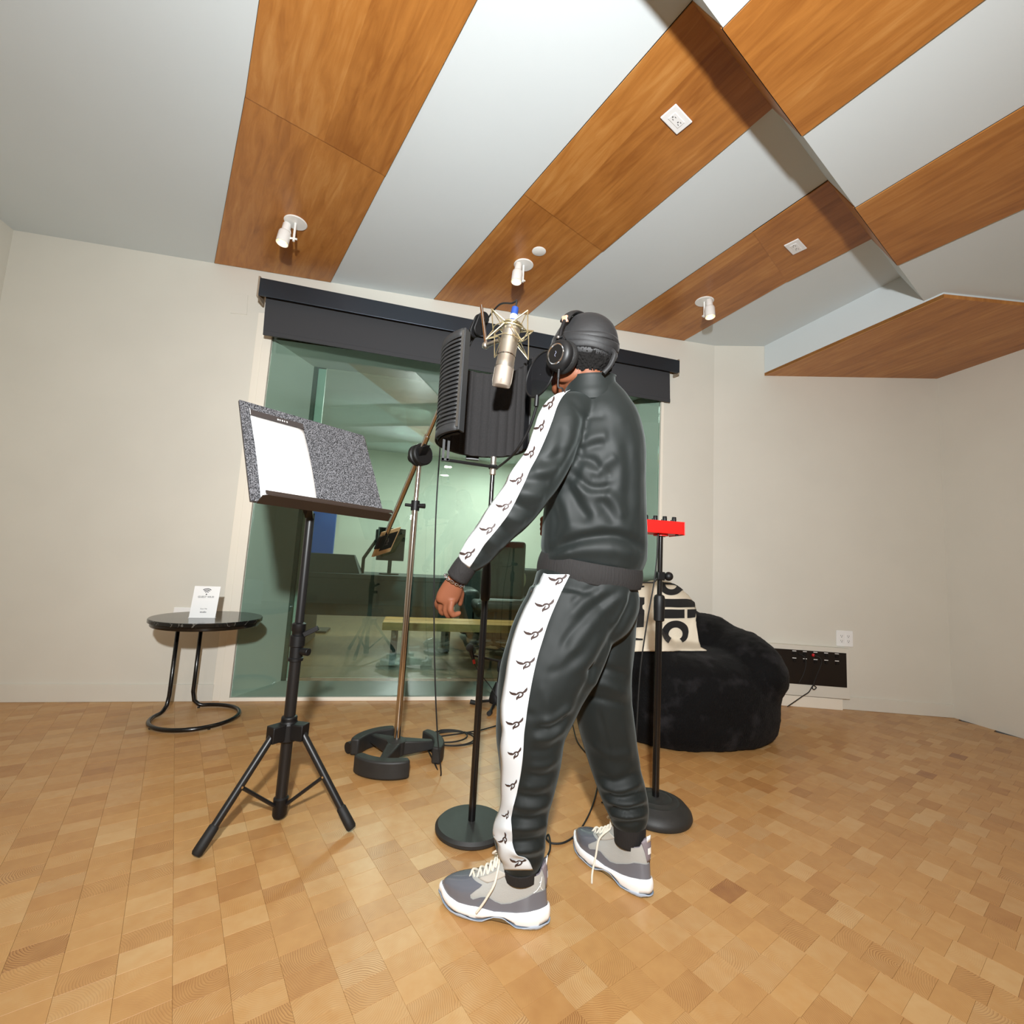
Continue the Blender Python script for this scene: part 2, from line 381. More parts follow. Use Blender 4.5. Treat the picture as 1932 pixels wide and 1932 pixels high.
def hit(a, b_, off=0):       # where the plan line a-b meets the high ceiling's edge
    d = b_-a; t = (LN.dot(edge(0, off))-LN.dot(a))/LN.dot(d); return a+d*t
h1l, h1r = hit(s1l[1], s1l[2]), hit(s1r[1], s1r[2])
panel('wood_panel', (s1l[0], s1r[0], s1r[1], s1l[1]), ZC, .004)
panel('wood_panel', (s1l[1], s1r[1], h1r, h1l), ZC, .007)
s2l, s2r = (V2(-.023, 3.2), V2(.395, 2.098), V2(.746, 1.189)), (V2(.68, 3.2), V2(.942, 2.385), V2(1.252, 1.428))
h2l, h2r = hit(s2l[0], s2l[2]), hit(s2r[0], s2r[2])
panel('wood_panel', (s2l[0], s2r[0], s2r[1], s2l[1]), ZC, .004)
panel('wood_panel', (s2l[1], s2r[1], h2r, h2l), ZC, .007)
s3l, s3r = (V2(1.365, 3.2), V2(1.665, 2.02), V2(1.756, 1.661)), (V2(1.991, 3.2), V2(2.17, 2.33), V2(2.275, 1.977))
h3l, h3r = hit(s3l[0], s3l[2]), hit(s3r[1], s3r[2])
panel('wood_panel', (s3l[0], s3r[0], s3r[1], s3l[1]), ZC, .004)
panel('wood_panel', (s3l[1], s3r[1], h3r, h3l), ZC, .007)
# the stripes run on over the raking face and the dropped ceiling
for hl, hr, al, ar in ((h1l, h1r, s1l, s1r), (h2l, h2r, s2l, s2r), (h3l, h3r, s3l, s3r)):
    dl, dr = (al[2]-al[1]).normalized(), (ar[2]-ar[1]).normalized()
    fl, fr = hit(hl, hl+dl, LOFF), hit(hr, hr+dr, LOFF)
    nrm = Vector((LN.x*.95, LN.y*.95, -.4)).normalized()*.004
    b = MB().prism([Vector((*hl, ZC))+nrm, Vector((*hr, ZC))+nrm, Vector((*fr, ZL))+nrm, Vector((*fl, ZL))+nrm], -nrm*1.2)
    uvpanel(b.build('wood_panel', 'veneer', ceiling, smooth=False), (hl, hr, fr, fl))
    panel('wood_panel', (fl, fr, fr+dr*2.6, fl+dl*2.6), ZL, .006)
# dropped soffit on the right with a maple underside
SZ = 2.566; k0, k1 = V2(2.652, 3.092), V2(2.80, 1.90)
w0, w1 = wl(.40, 0), wl(1.69, 0)
b = MB().prism([(k0.x, k0.y, SZ+.022), (w1.x+.1, w1.y, SZ+.022), (w1.x+.1, 1.75, SZ+.022), (k1.x, k1.y, SZ+.022)], (0, 0, ZC-SZ)); b.build('soffit', 'ceil', ceiling, smooth=False)
q = (V2(k0.x, k0.y), V2(w1.x+.1, w1.y), V2(w1.x+.1, 1.75), V2(k1.x, k1.y))
o = MB().prism([(*p, SZ) for p in q], (0, 0, .022)).build('wood_panel', 'veneer', ceiling, smooth=False); uvpanel(o, q)
e_ = (k1-k0).normalized(); pe = Vector((e_.y, -e_.x))*-.003
MB().prism([(*(k0-pe*0), SZ-.001), (*k1, SZ-.001), (*(k1+pe*1.0), SZ-.001), (*(k0+pe*1.0), SZ-.001)], (0, 0, .024)).build('edge_band', mat('maple_edge', (214, 160, 92), .4), ceiling, smooth=False)

# ---- observation window: trim, two panes, splayed reveal
win = thing('window_1', None, None, ((GX0+GX1)/2, YW, 0)); structure(win)
YI, IX0, IX1 = 3.63, -.89, 1.62
b = MB(); tw = .055
b.box((GX0-tw/2-.0, YW-.006, ZT/2), (tw, .02, ZT)); b.box((GX0-tw-.02, YW-.002, ZT/2), (.05, .012, ZT))
b.box((GX1+.011, YW-.004, ZT/2), (.022, .016, ZT)); b.box(((GX0+GX1)/2, YW-.006, .011), (GX1-GX0+.0, .022, .022))
b.build('window_frame', 'trim', win, smooth=False, bevel=.002)
b = MB()
b.hexa([(GX0-.05, YW+.02, 0), (GX0, YW+.02, 0), (IX0, YI, 0), (IX0-.05, YI, 0)], [(GX0-.05, YW+.02, ZT), (GX0, YW+.02, ZT), (IX0, YI, ZT), (IX0-.05, YI, ZT)])
b.hexa([(GX1, YW+.02, 0), (GX1+.05, YW+.02, 0), (IX1+.05, YI, 0), (IX1, YI, 0)], [(GX1, YW+.02, ZT), (GX1+.05, YW+.02, ZT), (IX1+.05, YI, ZT), (IX1, YI, ZT)])
b.build('reveal', 'jamb', win, smooth=False)
MB().hexa([(GX0, YW+.02, ZT-.16), (GX1, YW+.02, ZT-.16), (IX1, YI, ZT-.16), (IX0, YI, ZT-.16)], [(GX0, YW+.02, ZT), (GX1, YW+.02, ZT), (IX1, YI, ZT), (IX0, YI, ZT)]).build('head', 'jamb', win, smooth=False)
MB().hexa([(GX0, YW+.02, -.02), (GX1, YW+.02, -.02), (IX1, YI, -.02), (IX0, YI, -.02)], [(GX0, YW+.02, .012), (GX1, YW+.02, .012), (IX1, YI, .012), (IX0, YI, .012)]).build('sill', 'jamb', win, smooth=False)
MB().box(((GX0+GX1)/2, YW+.012, ZT/2), (GX1-GX0-.004, .010, ZT-.03)).build('pane', 'glass_outer', win, smooth=False)
b = MB(); b.box((IX0+.012, YI+.02, ZT/2), (.024, .05, ZT)); b.box((IX1-.012, YI+.02, ZT/2), (.024, .05, ZT))
b.build('inner_frame', mat('green_metal', (46, 62, 52), .5), win, smooth=False)
MB().box(((IX0+IX1)/2, YI+.02, ZT/2), (IX1-IX0-.02, .010, ZT-.06)).build('pane', 'glass_inner', win, smooth=False)

# ---- roller blind
vL, vR = Vector((-1.132, 3.03, 2.671)), Vector((1.913, 3.13, 2.604))
bl = thing('roller_blind', 'black roller blind with a metal cassette above the window, pulled slightly down', 'blind', (.39, 3.1, 2.45))
hL, hR = .118, .104
def quadbox(a, b_, dz0, dz1, y0, y1, name, m, **kw):
    """bar from a to b: dz below, y offsets"""
    bt = [a+Vector((0, y0, -dz0)), b_+Vector((0, y0, -dz1)), b_+Vector((0, y1, -dz1)), a+Vector((0, y1, -dz0))]
    tp = [a+Vector((0, y0, 0)), b_+Vector((0, y0, 0)), b_+Vector((0, y1, 0)), a+Vector((0, y1, 0))]
    return MB().hexa(bt, tp).build(name, m, bl, smooth=False, **kw)
mat('cassette', (62, 68, 76), .42, metal=.8, bump=.03, bscale=300, stretch=(.02, 1, 1))
quadbox(vL, vR, hL, hR, 0, .012, 'cassette', 'cassette', bevel=.002)
quadbox(vL+Vector((.0, .012, 0)), vR+Vector((0, .012, 0)), .012, .012, 0, .10, 'cassette_top', 'cassette')
for s, p, hh in ((1, vL, hL), (-1, vR, hR)):
    a = p+Vector((0, .0, 0)); MB().box(a+Vector((s*.006, .055, -hh/2)), (.012, .11, hh+.02)).build('end_bracket', mat('bracket', (150, 136, 118), .5), bl, smooth=False, bevel=.002)
fL, fR = Vector((-1.094, 3.082, 2.60)), Vector((1.852, 3.172, 2.53)); gL, gR = Vector((-1.085, 3.082, 2.318)), Vector((1.86, 3.172, 2.268))
MB().hexa([gL, gR, gR+Vector((0, .002, 0)), gL+Vector((0, .002, 0))], [fL, fR, fR+Vector((0, .002, 0)), fL+Vector((0, .002, 0))]).build('fabric', mat('blind_cloth', (50, 51, 54), .75, bump=.1, bscale=900), bl, smooth=False)
MB().cyl(fL+Vector((.02, .025, .02)), fR+Vector((-.02, .025, .02)), .026, n=20).build('roller', 'blind_cloth', bl)
a, c = gL+Vector((0, -.004, .028)), gR+Vector((0, -.004, .028))
quadbox(a, c, .03, .03, 0, .011, 'bottom_bar', 'blind_cloth', bevel=.003)

# ---- control room behind the glass
structure(MB().box((.5, 5.65, -.05), (5.3, 4.1, .1)).build('floor_control', mat('dark_boards', (92, 74, 50), .35, var=.25, vscale=5, stretch=(6, .6, 1)), smooth=False))
for x_ in (IX0+.052, IX1-.052): MB().box((x_, YI+.055, ZT/2), (.056, .02, ZT)).build('inner_trim', 'jamb', win, smooth=False)
b = MB(); b.box((-2.06, 5.6, 1.35), (.12, 4.2, 2.9)); structure(b.build('wall_control_left', 'wall', smooth=False))
structure(MB().box((3.06, 5.6, 1.35), (.12, 4.2, 2.9)).build('wall_control_right', 'wall', smooth=False))
structure(MB().box((.5, 7.66, 1.35), (5.3, .12, 2.9)).build('wall_control_back', 'wall', smooth=False))
structure(MB().box((.5, 5.65, 2.68), (5.3, 4.1, .1)).build('ceiling_control', 'ceil', smooth=False))
b = MB(); b.box((-1.5, YI+.02, 1.35), (1.1, .1, 2.9)); b.box((2.33, YI+.02, 1.35), (1.3, .1, 2.9)); b.box((.4, YI+.02, 2.7), (2.8, .1, .4)); structure(b.build('wall_control_front', 'wall', smooth=False))

# ================================================================== THINGS ON THE CEILING
mat('lamp_glow', (255, 214, 160), .4, emis=(255, 196, 120), estr=5)
SPD = (((-1, -.05), 'white spotlight on the ceiling panel nearest the left wall'), ((-.75, -.5), 'white spotlight on the middle ceiling panel, beside the round cover'), ((.12, -1), 'white spotlight on the ceiling panel nearest the right corner'))
for (x, y), (dr, lab) in zip(((-.828, 2.639), (.516, 2.637), (1.81, 2.666)), SPD):
    P = Vector((x, y, ZC-.004)); d = Vector((*dr, 0)).normalized()
    t = thing('ceiling_spotlight', lab, 'spotlight', P, 'spotlights on the maple ceiling panels')
    MB().lathe([(.001, 0), (.06, 0), (.062, -.003), (.058, -.007), (.001, -.008)], P, n=32).build('mounting_plate', 'white_paint', t)
    MB().cyl(P, P+Vector((0, 0, -.118)), .0065, n=12).build('stem', 'white_paint', t)
    h = P+Vector((0, 0, -.102)); c = h+d*.052
    MB().cyl(h-d*.018, h+d*.03, .0055, n=12).build('pivot', 'white_paint', t)
    tilt = Vector((d.x*-.1, .10, 1)).normalized()
    hd = MB().lathe([(.001, .085), (.02, .085), (.0225, .08), (.0225, .035), (.03, .03), (.033, .02), (.033, -.045), (.030, -.045), (.029, -.012), (.001, -.012)], c, tilt, n=28).build('lamp_head', 'white_paint', t)
    MB().lathe([(.001, -.006), (.027, -.006), (.027, -.014), (.02, -.026), (.001, -.03)], c, tilt, n=24).build('bulb', 'lamp_glow', t)
    pts = smooth_path([c+tilt*.084, c+tilt*.10+d*-.03, P+d*.03+Vector((0, 0, -.03)), P+d*.02], 6)
    MB().tube([c+tilt*.05+d*-.022, *[c+tilt*(.05-.02*i)+d*(-.024-.006*math.sin(i)) for i in range(1, 4)], h+d*.0], .0022, n=6).build('lead', 'white_paint', t)
    l = bpy.data.lights.new('spot_lamp', 'SPOT'); l.energy = 14; l.color = (1, .80, .56); l.spot_size = math.radians(70); l.spot_blend = .6; l.shadow_soft_size = .02
    lo = bpy.data.objects.new('spot_lamp', l); COL.objects.link(lo); lo.location = c-tilt*.05; lo.rotation_euler = (-tilt).to_track_quat('-Z', 'Y').to_euler()
t = thing('sprinkler_cover', 'round white flush cover on the middle maple panel', 'ceiling cover', (.577, 2.492, ZC-.004))
MB().lathe([(.001, -.004), (.037, -.004), (.042, -.001), (.042, .001), (.001, .001)], (.577, 2.492, ZC-.004), n=36).build('disc', 'white_paint', t)
def outlet(label, o, ux, uy, nrm, w_, h_, sockets, group=None):
    """wall plate: o centre, ux/uy in-plane unit vectors, nrm out of the wall"""
    o, ux, uy, nrm = Vector(o), Vector(ux).normalized(), Vector(uy).normalized(), Vector(nrm).normalized()
    t = thing('outlet_plate', label, 'outlet', o, group)
    MB().prism([o+ux*(a*w_/2)+uy*(b_*h_/2) for a, b_ in ((-1, -1), (1, -1), (1, 1), (-1, 1))], nrm*.007).build('plate', 'white_plastic', t, bevel=.003, smooth=False)
    for sx, sy, sw, sh in sockets:
        c = o+ux*sx+uy*sy+nrm*.007
        f = MB().prism([c+ux*(a*sw/2)+uy*(b_*sh/2) for a, b_ in ((-1, -1), (1, -1), (1, 1), (-1, 1))], nrm*.002).build('receptacle', 'white_plastic', t, smooth=False, bevel=.001)
        b = MB(); c = c+nrm*.0021
        for q in (-1, 1):
            cc = c+uy*(q*sh*.27)
            for dx, w2, h2, dy in ((-.006, .0022, .008, .003), (.006, .0022, .008, .003), (0, .005, .005, -.007)):
                m_ = cc+ux*dx+uy*dy; b.prism([m_+ux*(a*w2/2)+uy*(b_*h2/2) for a, b_ in ((-1, -1), (1, -1), (1, 1), (-1, 1))], nrm*.0004)
        b.build('slots', 'slot', f, smooth=False)
UA = Vector((.906, .423, 0)); UB = Vector((-.423, .906, 0))
outlet('white outlet plate on the middle ceiling panel, near the shadow', (.913, 1.548, ZC-.008), (-UB), UA, (0, 0, -1), .074, .117, ((0, 0, .034, .067),))
outlet('white outlet plate on the right ceiling panel', (1.96, 2.045, ZC-.008), (-UB), UA, (0, 0, -1), .074, .117, ((0, 0, .034, .067),))
wn = Vector((CD.y, -CD.x, 0))
outlet('white four-way outlet plate on the right wall above the connection panel', wl(.962, .512, 0), (CD.x, CD.y, 0), (0, 0, 1), (CD.y, -CD.x, 0), .117, .117, ((-.024, 0, .034, .067), (.024, 0, .034, .067)))
outlet('white outlet plate on the wall behind the side table', (-1.36, YW, .50), (1, 0, 0), (0, 0, 1), (0, -1, 0), .16, .115, ((-.03, 0, .034, .067), (.03, 0, .034, .067)))

# ================================================================== MUSIC STAND
B0 = Vector((-.408, 1.835, 0)); ms = thing('music_stand', 'black tripod music stand with a carpeted desk, left of the mic stands', 'music stand', B0)
MB().cyl(B0+Vector((0, 0, .035)), B0+Vector((0, 0, .63)), .0195, n=24).build('lower_tube', 'black_metal', ms)
MB().cyl(B0+Vector((0, 0, .60)), B0+Vector((.0, 0, 1.09)), .0155, n=24).build('upper_tube', 'black_metal', ms)
b = MB(); b.lathe([(.0155, .685), (.024, .68), (.024, .655), (.0215, .652), (.0215, .64), (.026, .637), (.026, .60), (.0225, .597), (.0225, .56), (.026, .557), (.026, .548), (.0195, .545)], B0, n=28, cap=False)
col = b.build('height_collar', 'black_plastic', ms)
b = MB(); b.box(B0+Vector((.045, -.01, .655)), (.055, .016, .018), R=Matrix.Rotation(-.5, 3, 'Y')); b.build('clamp_lever', 'black_plastic', col, bevel=.002)
b = MB(); b.cyl(B0+Vector((.02, -.02, .585)), B0+Vector((.05, -.035, .585)), .012, .014, n=14); b.build('clamp_screw', 'black_plastic', col, bevel=.002)
hubz = .305
b = MB(); b.lathe([(.0195, .355), (.027, .352), (.027, .335), (.032, .33), (.034, .27), (.0195, .268)], B0, n=24, cap=False)
feet = [Vector((-.586, 1.645, .012)), Vector((-.155, 1.736, .012)), Vector((-.475, 2.115, .012))]
for f in feet:
    d = (f-B0); d.z = 0; d.normalize(); an = math.atan2(d.y, d.x)
    b.box(B0+d*.042+Vector((0, 0, hubz)), (.055, .044, .055), rz=an)
b.build('leg_hub', 'black_plastic', ms, bevel=.005)
for f in feet:
    d = (f-B0); d.z = 0; d.normalize(); top = B0+d*.058+Vector((0, 0, hubz-.005)); q = f+Vector((0, 0, .008))
    lg = MB().cyl(top, q, .0125, n=18).build('leg', 'black_metal', ms)
    a = (q-top).normalized(); MB().lathe([(.0125, -.075), (.0155, -.07), (.0165, -.02), (.0165, .0), (.013, .006), (.001, .007)], q+a*.004, a, n=20).build('rubber_foot', 'black_rubber', lg)
    mid = top.lerp(q, .47); low = B0+d*.022+Vector((0, 0, .055))
    x, y, dd = basis(low-mid); 
    br = MB().tube([mid, low], .0062, n=8).build('brace', 'black_metal', ms)
    side = d.cross(Vector((0, 0, 1))); MB().cyl(mid-side*.014, mid+side*.014, .004, n=10).build('rivet', 'chrome', br)
b = MB(); b.lathe([(.001, .012), (.02, .012), (.024, .02), (.025, .075), (.0195, .08)], B0, n=24, cap=False); b.build('end_cap', 'black_plastic', ms)
DBL, DBR, DSV = Vector((-.535, 1.58, 1.095)), Vector((-.138, 1.89, 1.088)), Vector((-.129, .158, .37))
DU = DBR-DBL; DNv = DU.cross(DSV).normalized()
if DNv.y > 0: DNv = -DNv
def desk(u, v, n=0): return DBL+DU*u+DSV*v+DNv*n
m, nt, bs = nodes('carpet_grey'); tcn = N(nt, 'ShaderNodeTexCoord'); n1 = N(nt, 'ShaderNodeTexNoise', Scale=270.0, Detail=2.0); nt.links.new(tcn.outputs['Object'], n1.inputs['Vector'])
cr = N(nt, 'ShaderNodeValToRGB'); cr.color_ramp.elements[0].position = .42; cr.color_ramp.elements[1].position = .62; cr.color_ramp.elements[0].color = srgb(24, 24, 27); cr.color_ramp.elements[1].color = srgb(128, 128, 132)
nt.links.new(n1.outputs['Fac'], cr.inputs[0]); nt.links.new(cr.outputs[0], bs.inputs['Base Color']); bs.inputs['Roughness'].default_value = .9
bp = N(nt, 'ShaderNodeBump', Strength=.9, Distance=.003); nt.links.new(n1.outputs['Fac'], bp.inputs['Height']); nt.links.new(bp.outputs[0], bs.inputs['Normal']); MATS['carpet'] = m
MB().prism([desk(0, 0), desk(1, 0), desk(1, 1), desk(0, 1)], -DNv*.004).build('desk_plate', mat('brown_metal', (48, 38, 32), .45), ms, smooth=False)
MB().prism([desk(0, 0, .001), desk(.988, 0, .001), desk(.995, .5, .001), desk(.985, .985, .001), desk(.97, 1.0, .001), desk(0, 1.0, .001)], DNv*.005).build('carpet_facing', 'carpet', ms, smooth=False)
b = MB()
prof = [(0.035, 0), (.035, .05), (.06, .058), (.95, .058), (.995, .05), (1.03, 0)]
b.prism([desk(u, -.005, n) for u, n in prof], DSV*-.008)
b.prism([desk(.05, -.005, .054), desk(1.0, -.005, .054), desk(1.0, -.005, .058), desk(.05, -.005, .058)], DSV*.035)
b.build('ledge', 'brown_metal', ms, smooth=False, bevel=.002)
MB().hexa([B0+Vector((-.014, -.014, 1.07)), B0+Vector((.014, -.014, 1.07)), B0+Vector((.014, .014, 1.07)), B0+Vector((-.014, .014, 1.07))], [desk(.33, .08, -.005), desk(.41, .08, -.005), desk(.41, .2, -.005), desk(.33, .2, -.005)]).build('desk_bracket', 'black_metal', ms, smooth=False)
sh = thing('lyric_sheet', 'long white sheet under a dark clip strip on the music stand', 'paper', desk(.22, 0, .02))
rows = [[desk(u_, v_, .014+.012*math.sin(math.pi*v_/.8)*(.5+.5*u_)) for u_ in np.linspace(.055, .43, 9)] for v_ in np.linspace(.005, .84, 14)]
MB().grid(rows).build('sheet', 'paper', sh, solid=.0008, angle=180)
MB().prism([desk(.05, .84, .012), desk(.43, .84, .012), desk(.43, .90, .012), desk(.05, .90, .012)], DNv*.006).build('clip_strip', mat('dark_strip', (58, 52, 50), .6), sh, smooth=False, bevel=.001)
MB().prism([desk(.05, .84, .0185), desk(.053, .84, .0185), desk(.053, .905, .0185), desk(.05, .905, .0185)], DNv*.001).build('sheet_edge', 'paper', sh, smooth=False)
b = MB()
for i, wd in enumerate((.010, .006, .008, .005, .007)):
    u = .236+i*.0165; b.prism([desk(u, .858, .0182), desk(u+wd, .858, .0182), desk(u+wd, .874, .0182), desk(u, .874, .0182)], DNv*.0004)
b.build('printed_mark', 'paper', sh, smooth=False)

# ================================================================== HEAVY BOOM STAND WITH LARGE MICROPHONE
R0 = Vector((-.03, 2.305, 0)); bs_ = thing('boom_mic_stand', 'tall chrome boom microphone stand with a three-lobed black cast base', 'microphone stand', R0)
for an in (-108, 12, 132):
    a0 = math.radians(an); b = MB(); n = 12; inn, out = [], []
    for i in range(n+1):
        t = a0+math.radians(-36+72*i/n); e = 1-.25*abs(2*i/n-1)**6
        inn.append(R0+Vector((math.cos(t), math.sin(t), 0))*(.198-.026*e)); out.append(R0+Vector((math.cos(t), math.sin(t), 0))*(.198+.026*e))
    b.prism([p+Vector((0, 0, .004)) for p in inn+out[::-1]], (0, 0, .074)); lob = b.build('base_weight', 'cast_iron', bs_, bevel=.008, seg=3)
    d = Vector((math.cos(a0), math.sin(a0), 0)); s_ = Vector((-d.y, d.x, 0))
    MB().hexa([R0+d*.015-s_*.034+Vector((0, 0, .022)), R0+d*.015+s_*.034+Vector((0, 0, .022)), R0+d*.178+s_*.02+Vector((0, 0, .03)), R0+d*.178-s_*.02+Vector((0, 0, .03))],
              [R0+d*.015-s_*.034+Vector((0, 0, .088)), R0+d*.015+s_*.034+Vector((0, 0, .088)), R0+d*.178+s_*.015+Vector((0, 0, .068)), R0+d*.178-s_*.015+Vector((0, 0, .068))]).build('base_arm', 'cast_iron', bs_, bevel=.006)
    if an == 132:
        for k in (-1, 1):
            c = R0+Vector((math.cos(a0+k*.5), math.sin(a0+k*.5), 0))*.232+Vector((0, 0, .028)); MB().cyl(c-s_*.01, c+s_*.01, .026, n=20).build('caster', 'black_rubber', lob)
MB().lathe([(.001, .02), (.045, .025), (.046, .085), (.03, .093), (.001, .093)], R0, n=24).build('base_hub', 'cast_iron', bs_)
MB().cyl(R0+Vector((0, 0, .085)), R0+Vector((0, 0, 1.20)), .0155, n=24).build('pole', 'chrome', bs_)
PV = R0+Vector((.004, -.0, 1.455))
MB().cyl(R0+Vector((0, 0, 1.19)), PV+Vector((0, 0, -.02)), .0118, n=24).build('inner_pole', 'chrome', bs_)
b = MB(); b.cyl(R0+Vector((0, 0, 1.175)), R0+Vector((0, 0, 1.225)), .021, n=20); b.cyl(R0+Vector((-.05, -.01, 1.2)), R0+Vector((.0, -.0, 1.2)), .008, n=10); b.cyl(R0+Vector((.015, -.01, 1.2)), R0+Vector((.048, -.02, 1.2)), .011, .013, n=12); b.build('height_clamp', 'black_plastic', bs_, bevel=.002)
EN = at(897, 612, 1.85); BD = (EN-PV).normalized(); off = Vector((0, -.035, 0)); BT = PV+off
EN2 = BT+BD*(EN-BT).length
CWp = BT-BD*.70
MB().tube([CWp, BT+BD*.12], .0135, n=16).build('boom_tube', 'chrome', bs_)
MB().tube([BT+BD*.10, EN], .0098, n=16).build('boom_extension', 'chrome', bs_)
sv = BD.cross(Vector((0, 1, 0))).normalized(); nb = Vector((.55, -.83, 0.05)).normalized()
b = MB(); b.lathe([(.001, -.03), (.05, -.03), (.056, -.022), (.056, -.004), (.05, 0), (.05, .006), (.056, .01), (.056, .03), (.05, .036), (.001, .036)], PV+off*.4, nb, n=30); b.build('boom_clutch', 'black_plastic', bs_)
b = MB(); x_ = nb.cross(BD).normalized(); b.box(BT+nb*.012, (.05, .10, .04), R=Matrix((x_, BD, nb)).transposed()); b.cyl(PV-nb*.03, PV-nb*.075, .02, .028, n=14); b.build('clutch_jaw', 'black_plastic', bs_, bevel=.005)
cw = thing('counterweight', None, None, CWp) if False else None
Xc = BD.cross(nb).normalized(); Rm = Matrix((Xc, BD, nb)).transposed()
cwo = MB().box(CWp+Xc*.03+nb*-.01-BD*.02, (.12, .24, .032), R=Rm).build('counterweight', mat('ply_edge', (196, 168, 120), .55, var=.1, vscale=30), bs_, smooth=False, bevel=.004)
MB().box(CWp+Xc*.035+nb*.006-BD*.015, (.085, .16, .005), R=Rm).build('name_plate', 'black_plastic', cwo, smooth=False)
b = MB()
for i in range(6):
    c = CWp+Xc*(.028+.004*math.sin(i*2.1))+nb*.0087+BD*(-.045+i*.013); b.box(c, (.022-.01*(i % 2), .0025, .0006), R=Matrix.Rotation(.5*math.sin(i*1.7), 3, nb) @ Rm)
b.build('plate_script', mat('silver_print', (150, 140, 130), .4), cwo, smooth=False)
MB().box(CWp-Xc*.022+nb*.008, (.045, .12, .05), R=Rm).build('weight_clamp', 'black_plastic', bs_, smooth=False, bevel=.008)
# head of the boom: swivel plates and the short chrome rod
sw = nb; HC_ = at(904, 612, 1.83)
MB().tube([EN-BD*.11, EN-BD*.0], .0155, n=14).build('boom_grip', 'black_plastic', bs_)
hx, hy, hz = basis(nb)
b = MB()
upd = (at(910, 590, 1.83)-at(890, 640, 1.83)).normalized()
for o_ in (-.012, .012):
    pts = []
    wx = upd.cross(nb).normalized()
    for i in range(24):
        t = 2*math.pi*i/24; pts.append(HC_+nb*o_+wx*(.026*math.cos(t))+upd*(.026*math.sin(t)+(.018 if math.sin(t) > 0 else -.026)))
    b.prism(pts, nb*.008)
b.build('swivel', 'black_plastic', bs_, bevel=.002)
MB().cyl(HC_-nb*.02, HC_+nb*.03, .009, n=14).build('swivel_bolt', 'black_plastic', bs_)
ra, rb = at(908, 577, 1.80), at(917, 652, 1.68)
MB().cyl(ra, rb, .0062, n=14).build('swivel_rod', 'chrome', bs_)

# microphone and its elastic suspension
MT, MBm = at(967, 610, 1.57), at(945, 731, 1.54); MA = (MBm-MT).normalized(); ML = (MBm-MT).length
mic = thing('condenser_microphone', 'champagne nickel condenser microphone hanging upside down in a wire cradle', 'microphone', MBm)
Lb = ML*.70
MB().lathe([(.001, 0), (.019, 0), (.028, .006), (.0295, .02), (.030, .04), (.0305, Lb-.02), (.0315, Lb-.018), (.0315, Lb), (.001, Lb)], MT, MA, n=36).build('body', 'nickel', mic)
b = MB(); b.lathe([(.0305, Lb-.045), (.0318, Lb-.044), (.0318, Lb-.041), (.0305, Lb-.040)], MT, MA, n=36, cap=False); b.build('trim_ring', 'chrome', mic)
mx_ = (RT-MA*RT.dot(MA)).normalized(); my_ = MA.cross(mx_)
def ring(c, rx, ry, n=28, tw=0): return [c+(mx_*math.cos(t+tw)*rx+my_*math.sin(t+tw)*ry) for t in [2*math.pi*i/n for i in range(n)]]
g0 = MT+MA*Lb
rows = [ring(g0, .031, .031), ring(g0+MA*(ML*.3-.022), .0315, .028), ring(g0+MA*(ML*.3-.006), .030, .017), ring(g0+MA*(ML*.3), .027, .004)]
b = MB().grid(rows, closed=True); n_ = 28; b.f.append(tuple(range(3*n_, 4*n_))); b.m.append(0); b.build('grille', 'grille', mic, angle=30)
b = MB()
for s in (-1, 1): b.tube([g0+mx_*(s*.0315), g0+mx_*(s*.032)+MA*(ML*.3-.022), g0+mx_*(s*.028)+MA*(ML*.3-.002)], .0018, n=6)
b.tube([p for p in ring(g0+MA*.001, .032, .032)], .0018, n=6, closed=True); b.build('grille_frame', 'nickel', mic)
MB().lathe([(.013, -.03), (.013, -.012), (.011, -.010)], MT, MA, n=20, cap=False).build('plug_sleeve', mat('white_tape', (228, 230, 232), .5), mic)
b = MB(); b.lathe([(.0118, -.058), (.0125, -.05), (.0125, 0)], MT, MA, n=20, cap=False); b.build('plug', mat('blue_plug', (30, 62, 132), .45), mic)
MB().lathe([(.0131, -.012), (.0131, -.004)], MT, MA, n=20, cap=False).build('plug_band', 'blue_plug', mic)
cr_ = thing('shock_mount', 'pale brass wire cradle holding the condenser microphone', 'shock mount', MT+MA*.05)
# outer zig-zag: two tilted hoops joined by V-shaped wires
cA, cB = MT+MA*.005, MT+MA*.075
b = MB(); b.tube(ring(MT+MA*.035, .062, .062, 40), .0020, n=6, closed=True); b.build('hoop', 'wire', cr_)
MB().tube(ring(MT+MA*.06, .040, .040, 36), .0018, n=6, closed=True).build('inner_hoop', 'wire', cr_)
MB().tube(ring(MT+MA*.012, .040, .040, 36), .0018, n=6, closed=True).build('inner_hoop', 'wire', cr_)
for i in range(4):
    t = math.radians(45+90*i)+.2; d = mx_*math.cos(t)+my_*math.sin(t)
    for s, c in ((-1, -.012), (1, .098)):
        tip = MT+MA*c+d*.088
        for dt in (-.62, .62):
            e = mx_*math.cos(t+dt)+my_*math.sin(t+dt)
            MB().tube([tip, MT+MA*.035+e*.062], .0019, n=6).build('strut', 'wire', cr_)
        for dt in (-.35, .35):
            e = mx_*math.cos(t+dt)+my_*math.sin(t+dt)
            MB().tube([tip, MT+MA*(.012 if s < 0 else .06)+e*.040], .0016, n=6).build('elastic', 'wire', cr_)
MB().lathe([(.031, .002), (.034, .004), (.034, .018), (.031, .02)], MT, MA, n=30, cap=False).build('clamp_collar', mat('collar_olive', (150, 140, 104), .35, metal=.7), cr_)
jb = at(916, 652, 1.66); b = MB(); b.ball(jb, .013); b.tube([jb, MT+MA*.05+(jb-MT-MA*.05).normalized()*.055], .008, n=10); b.build('swivel_joint', 'nickel', cr_)
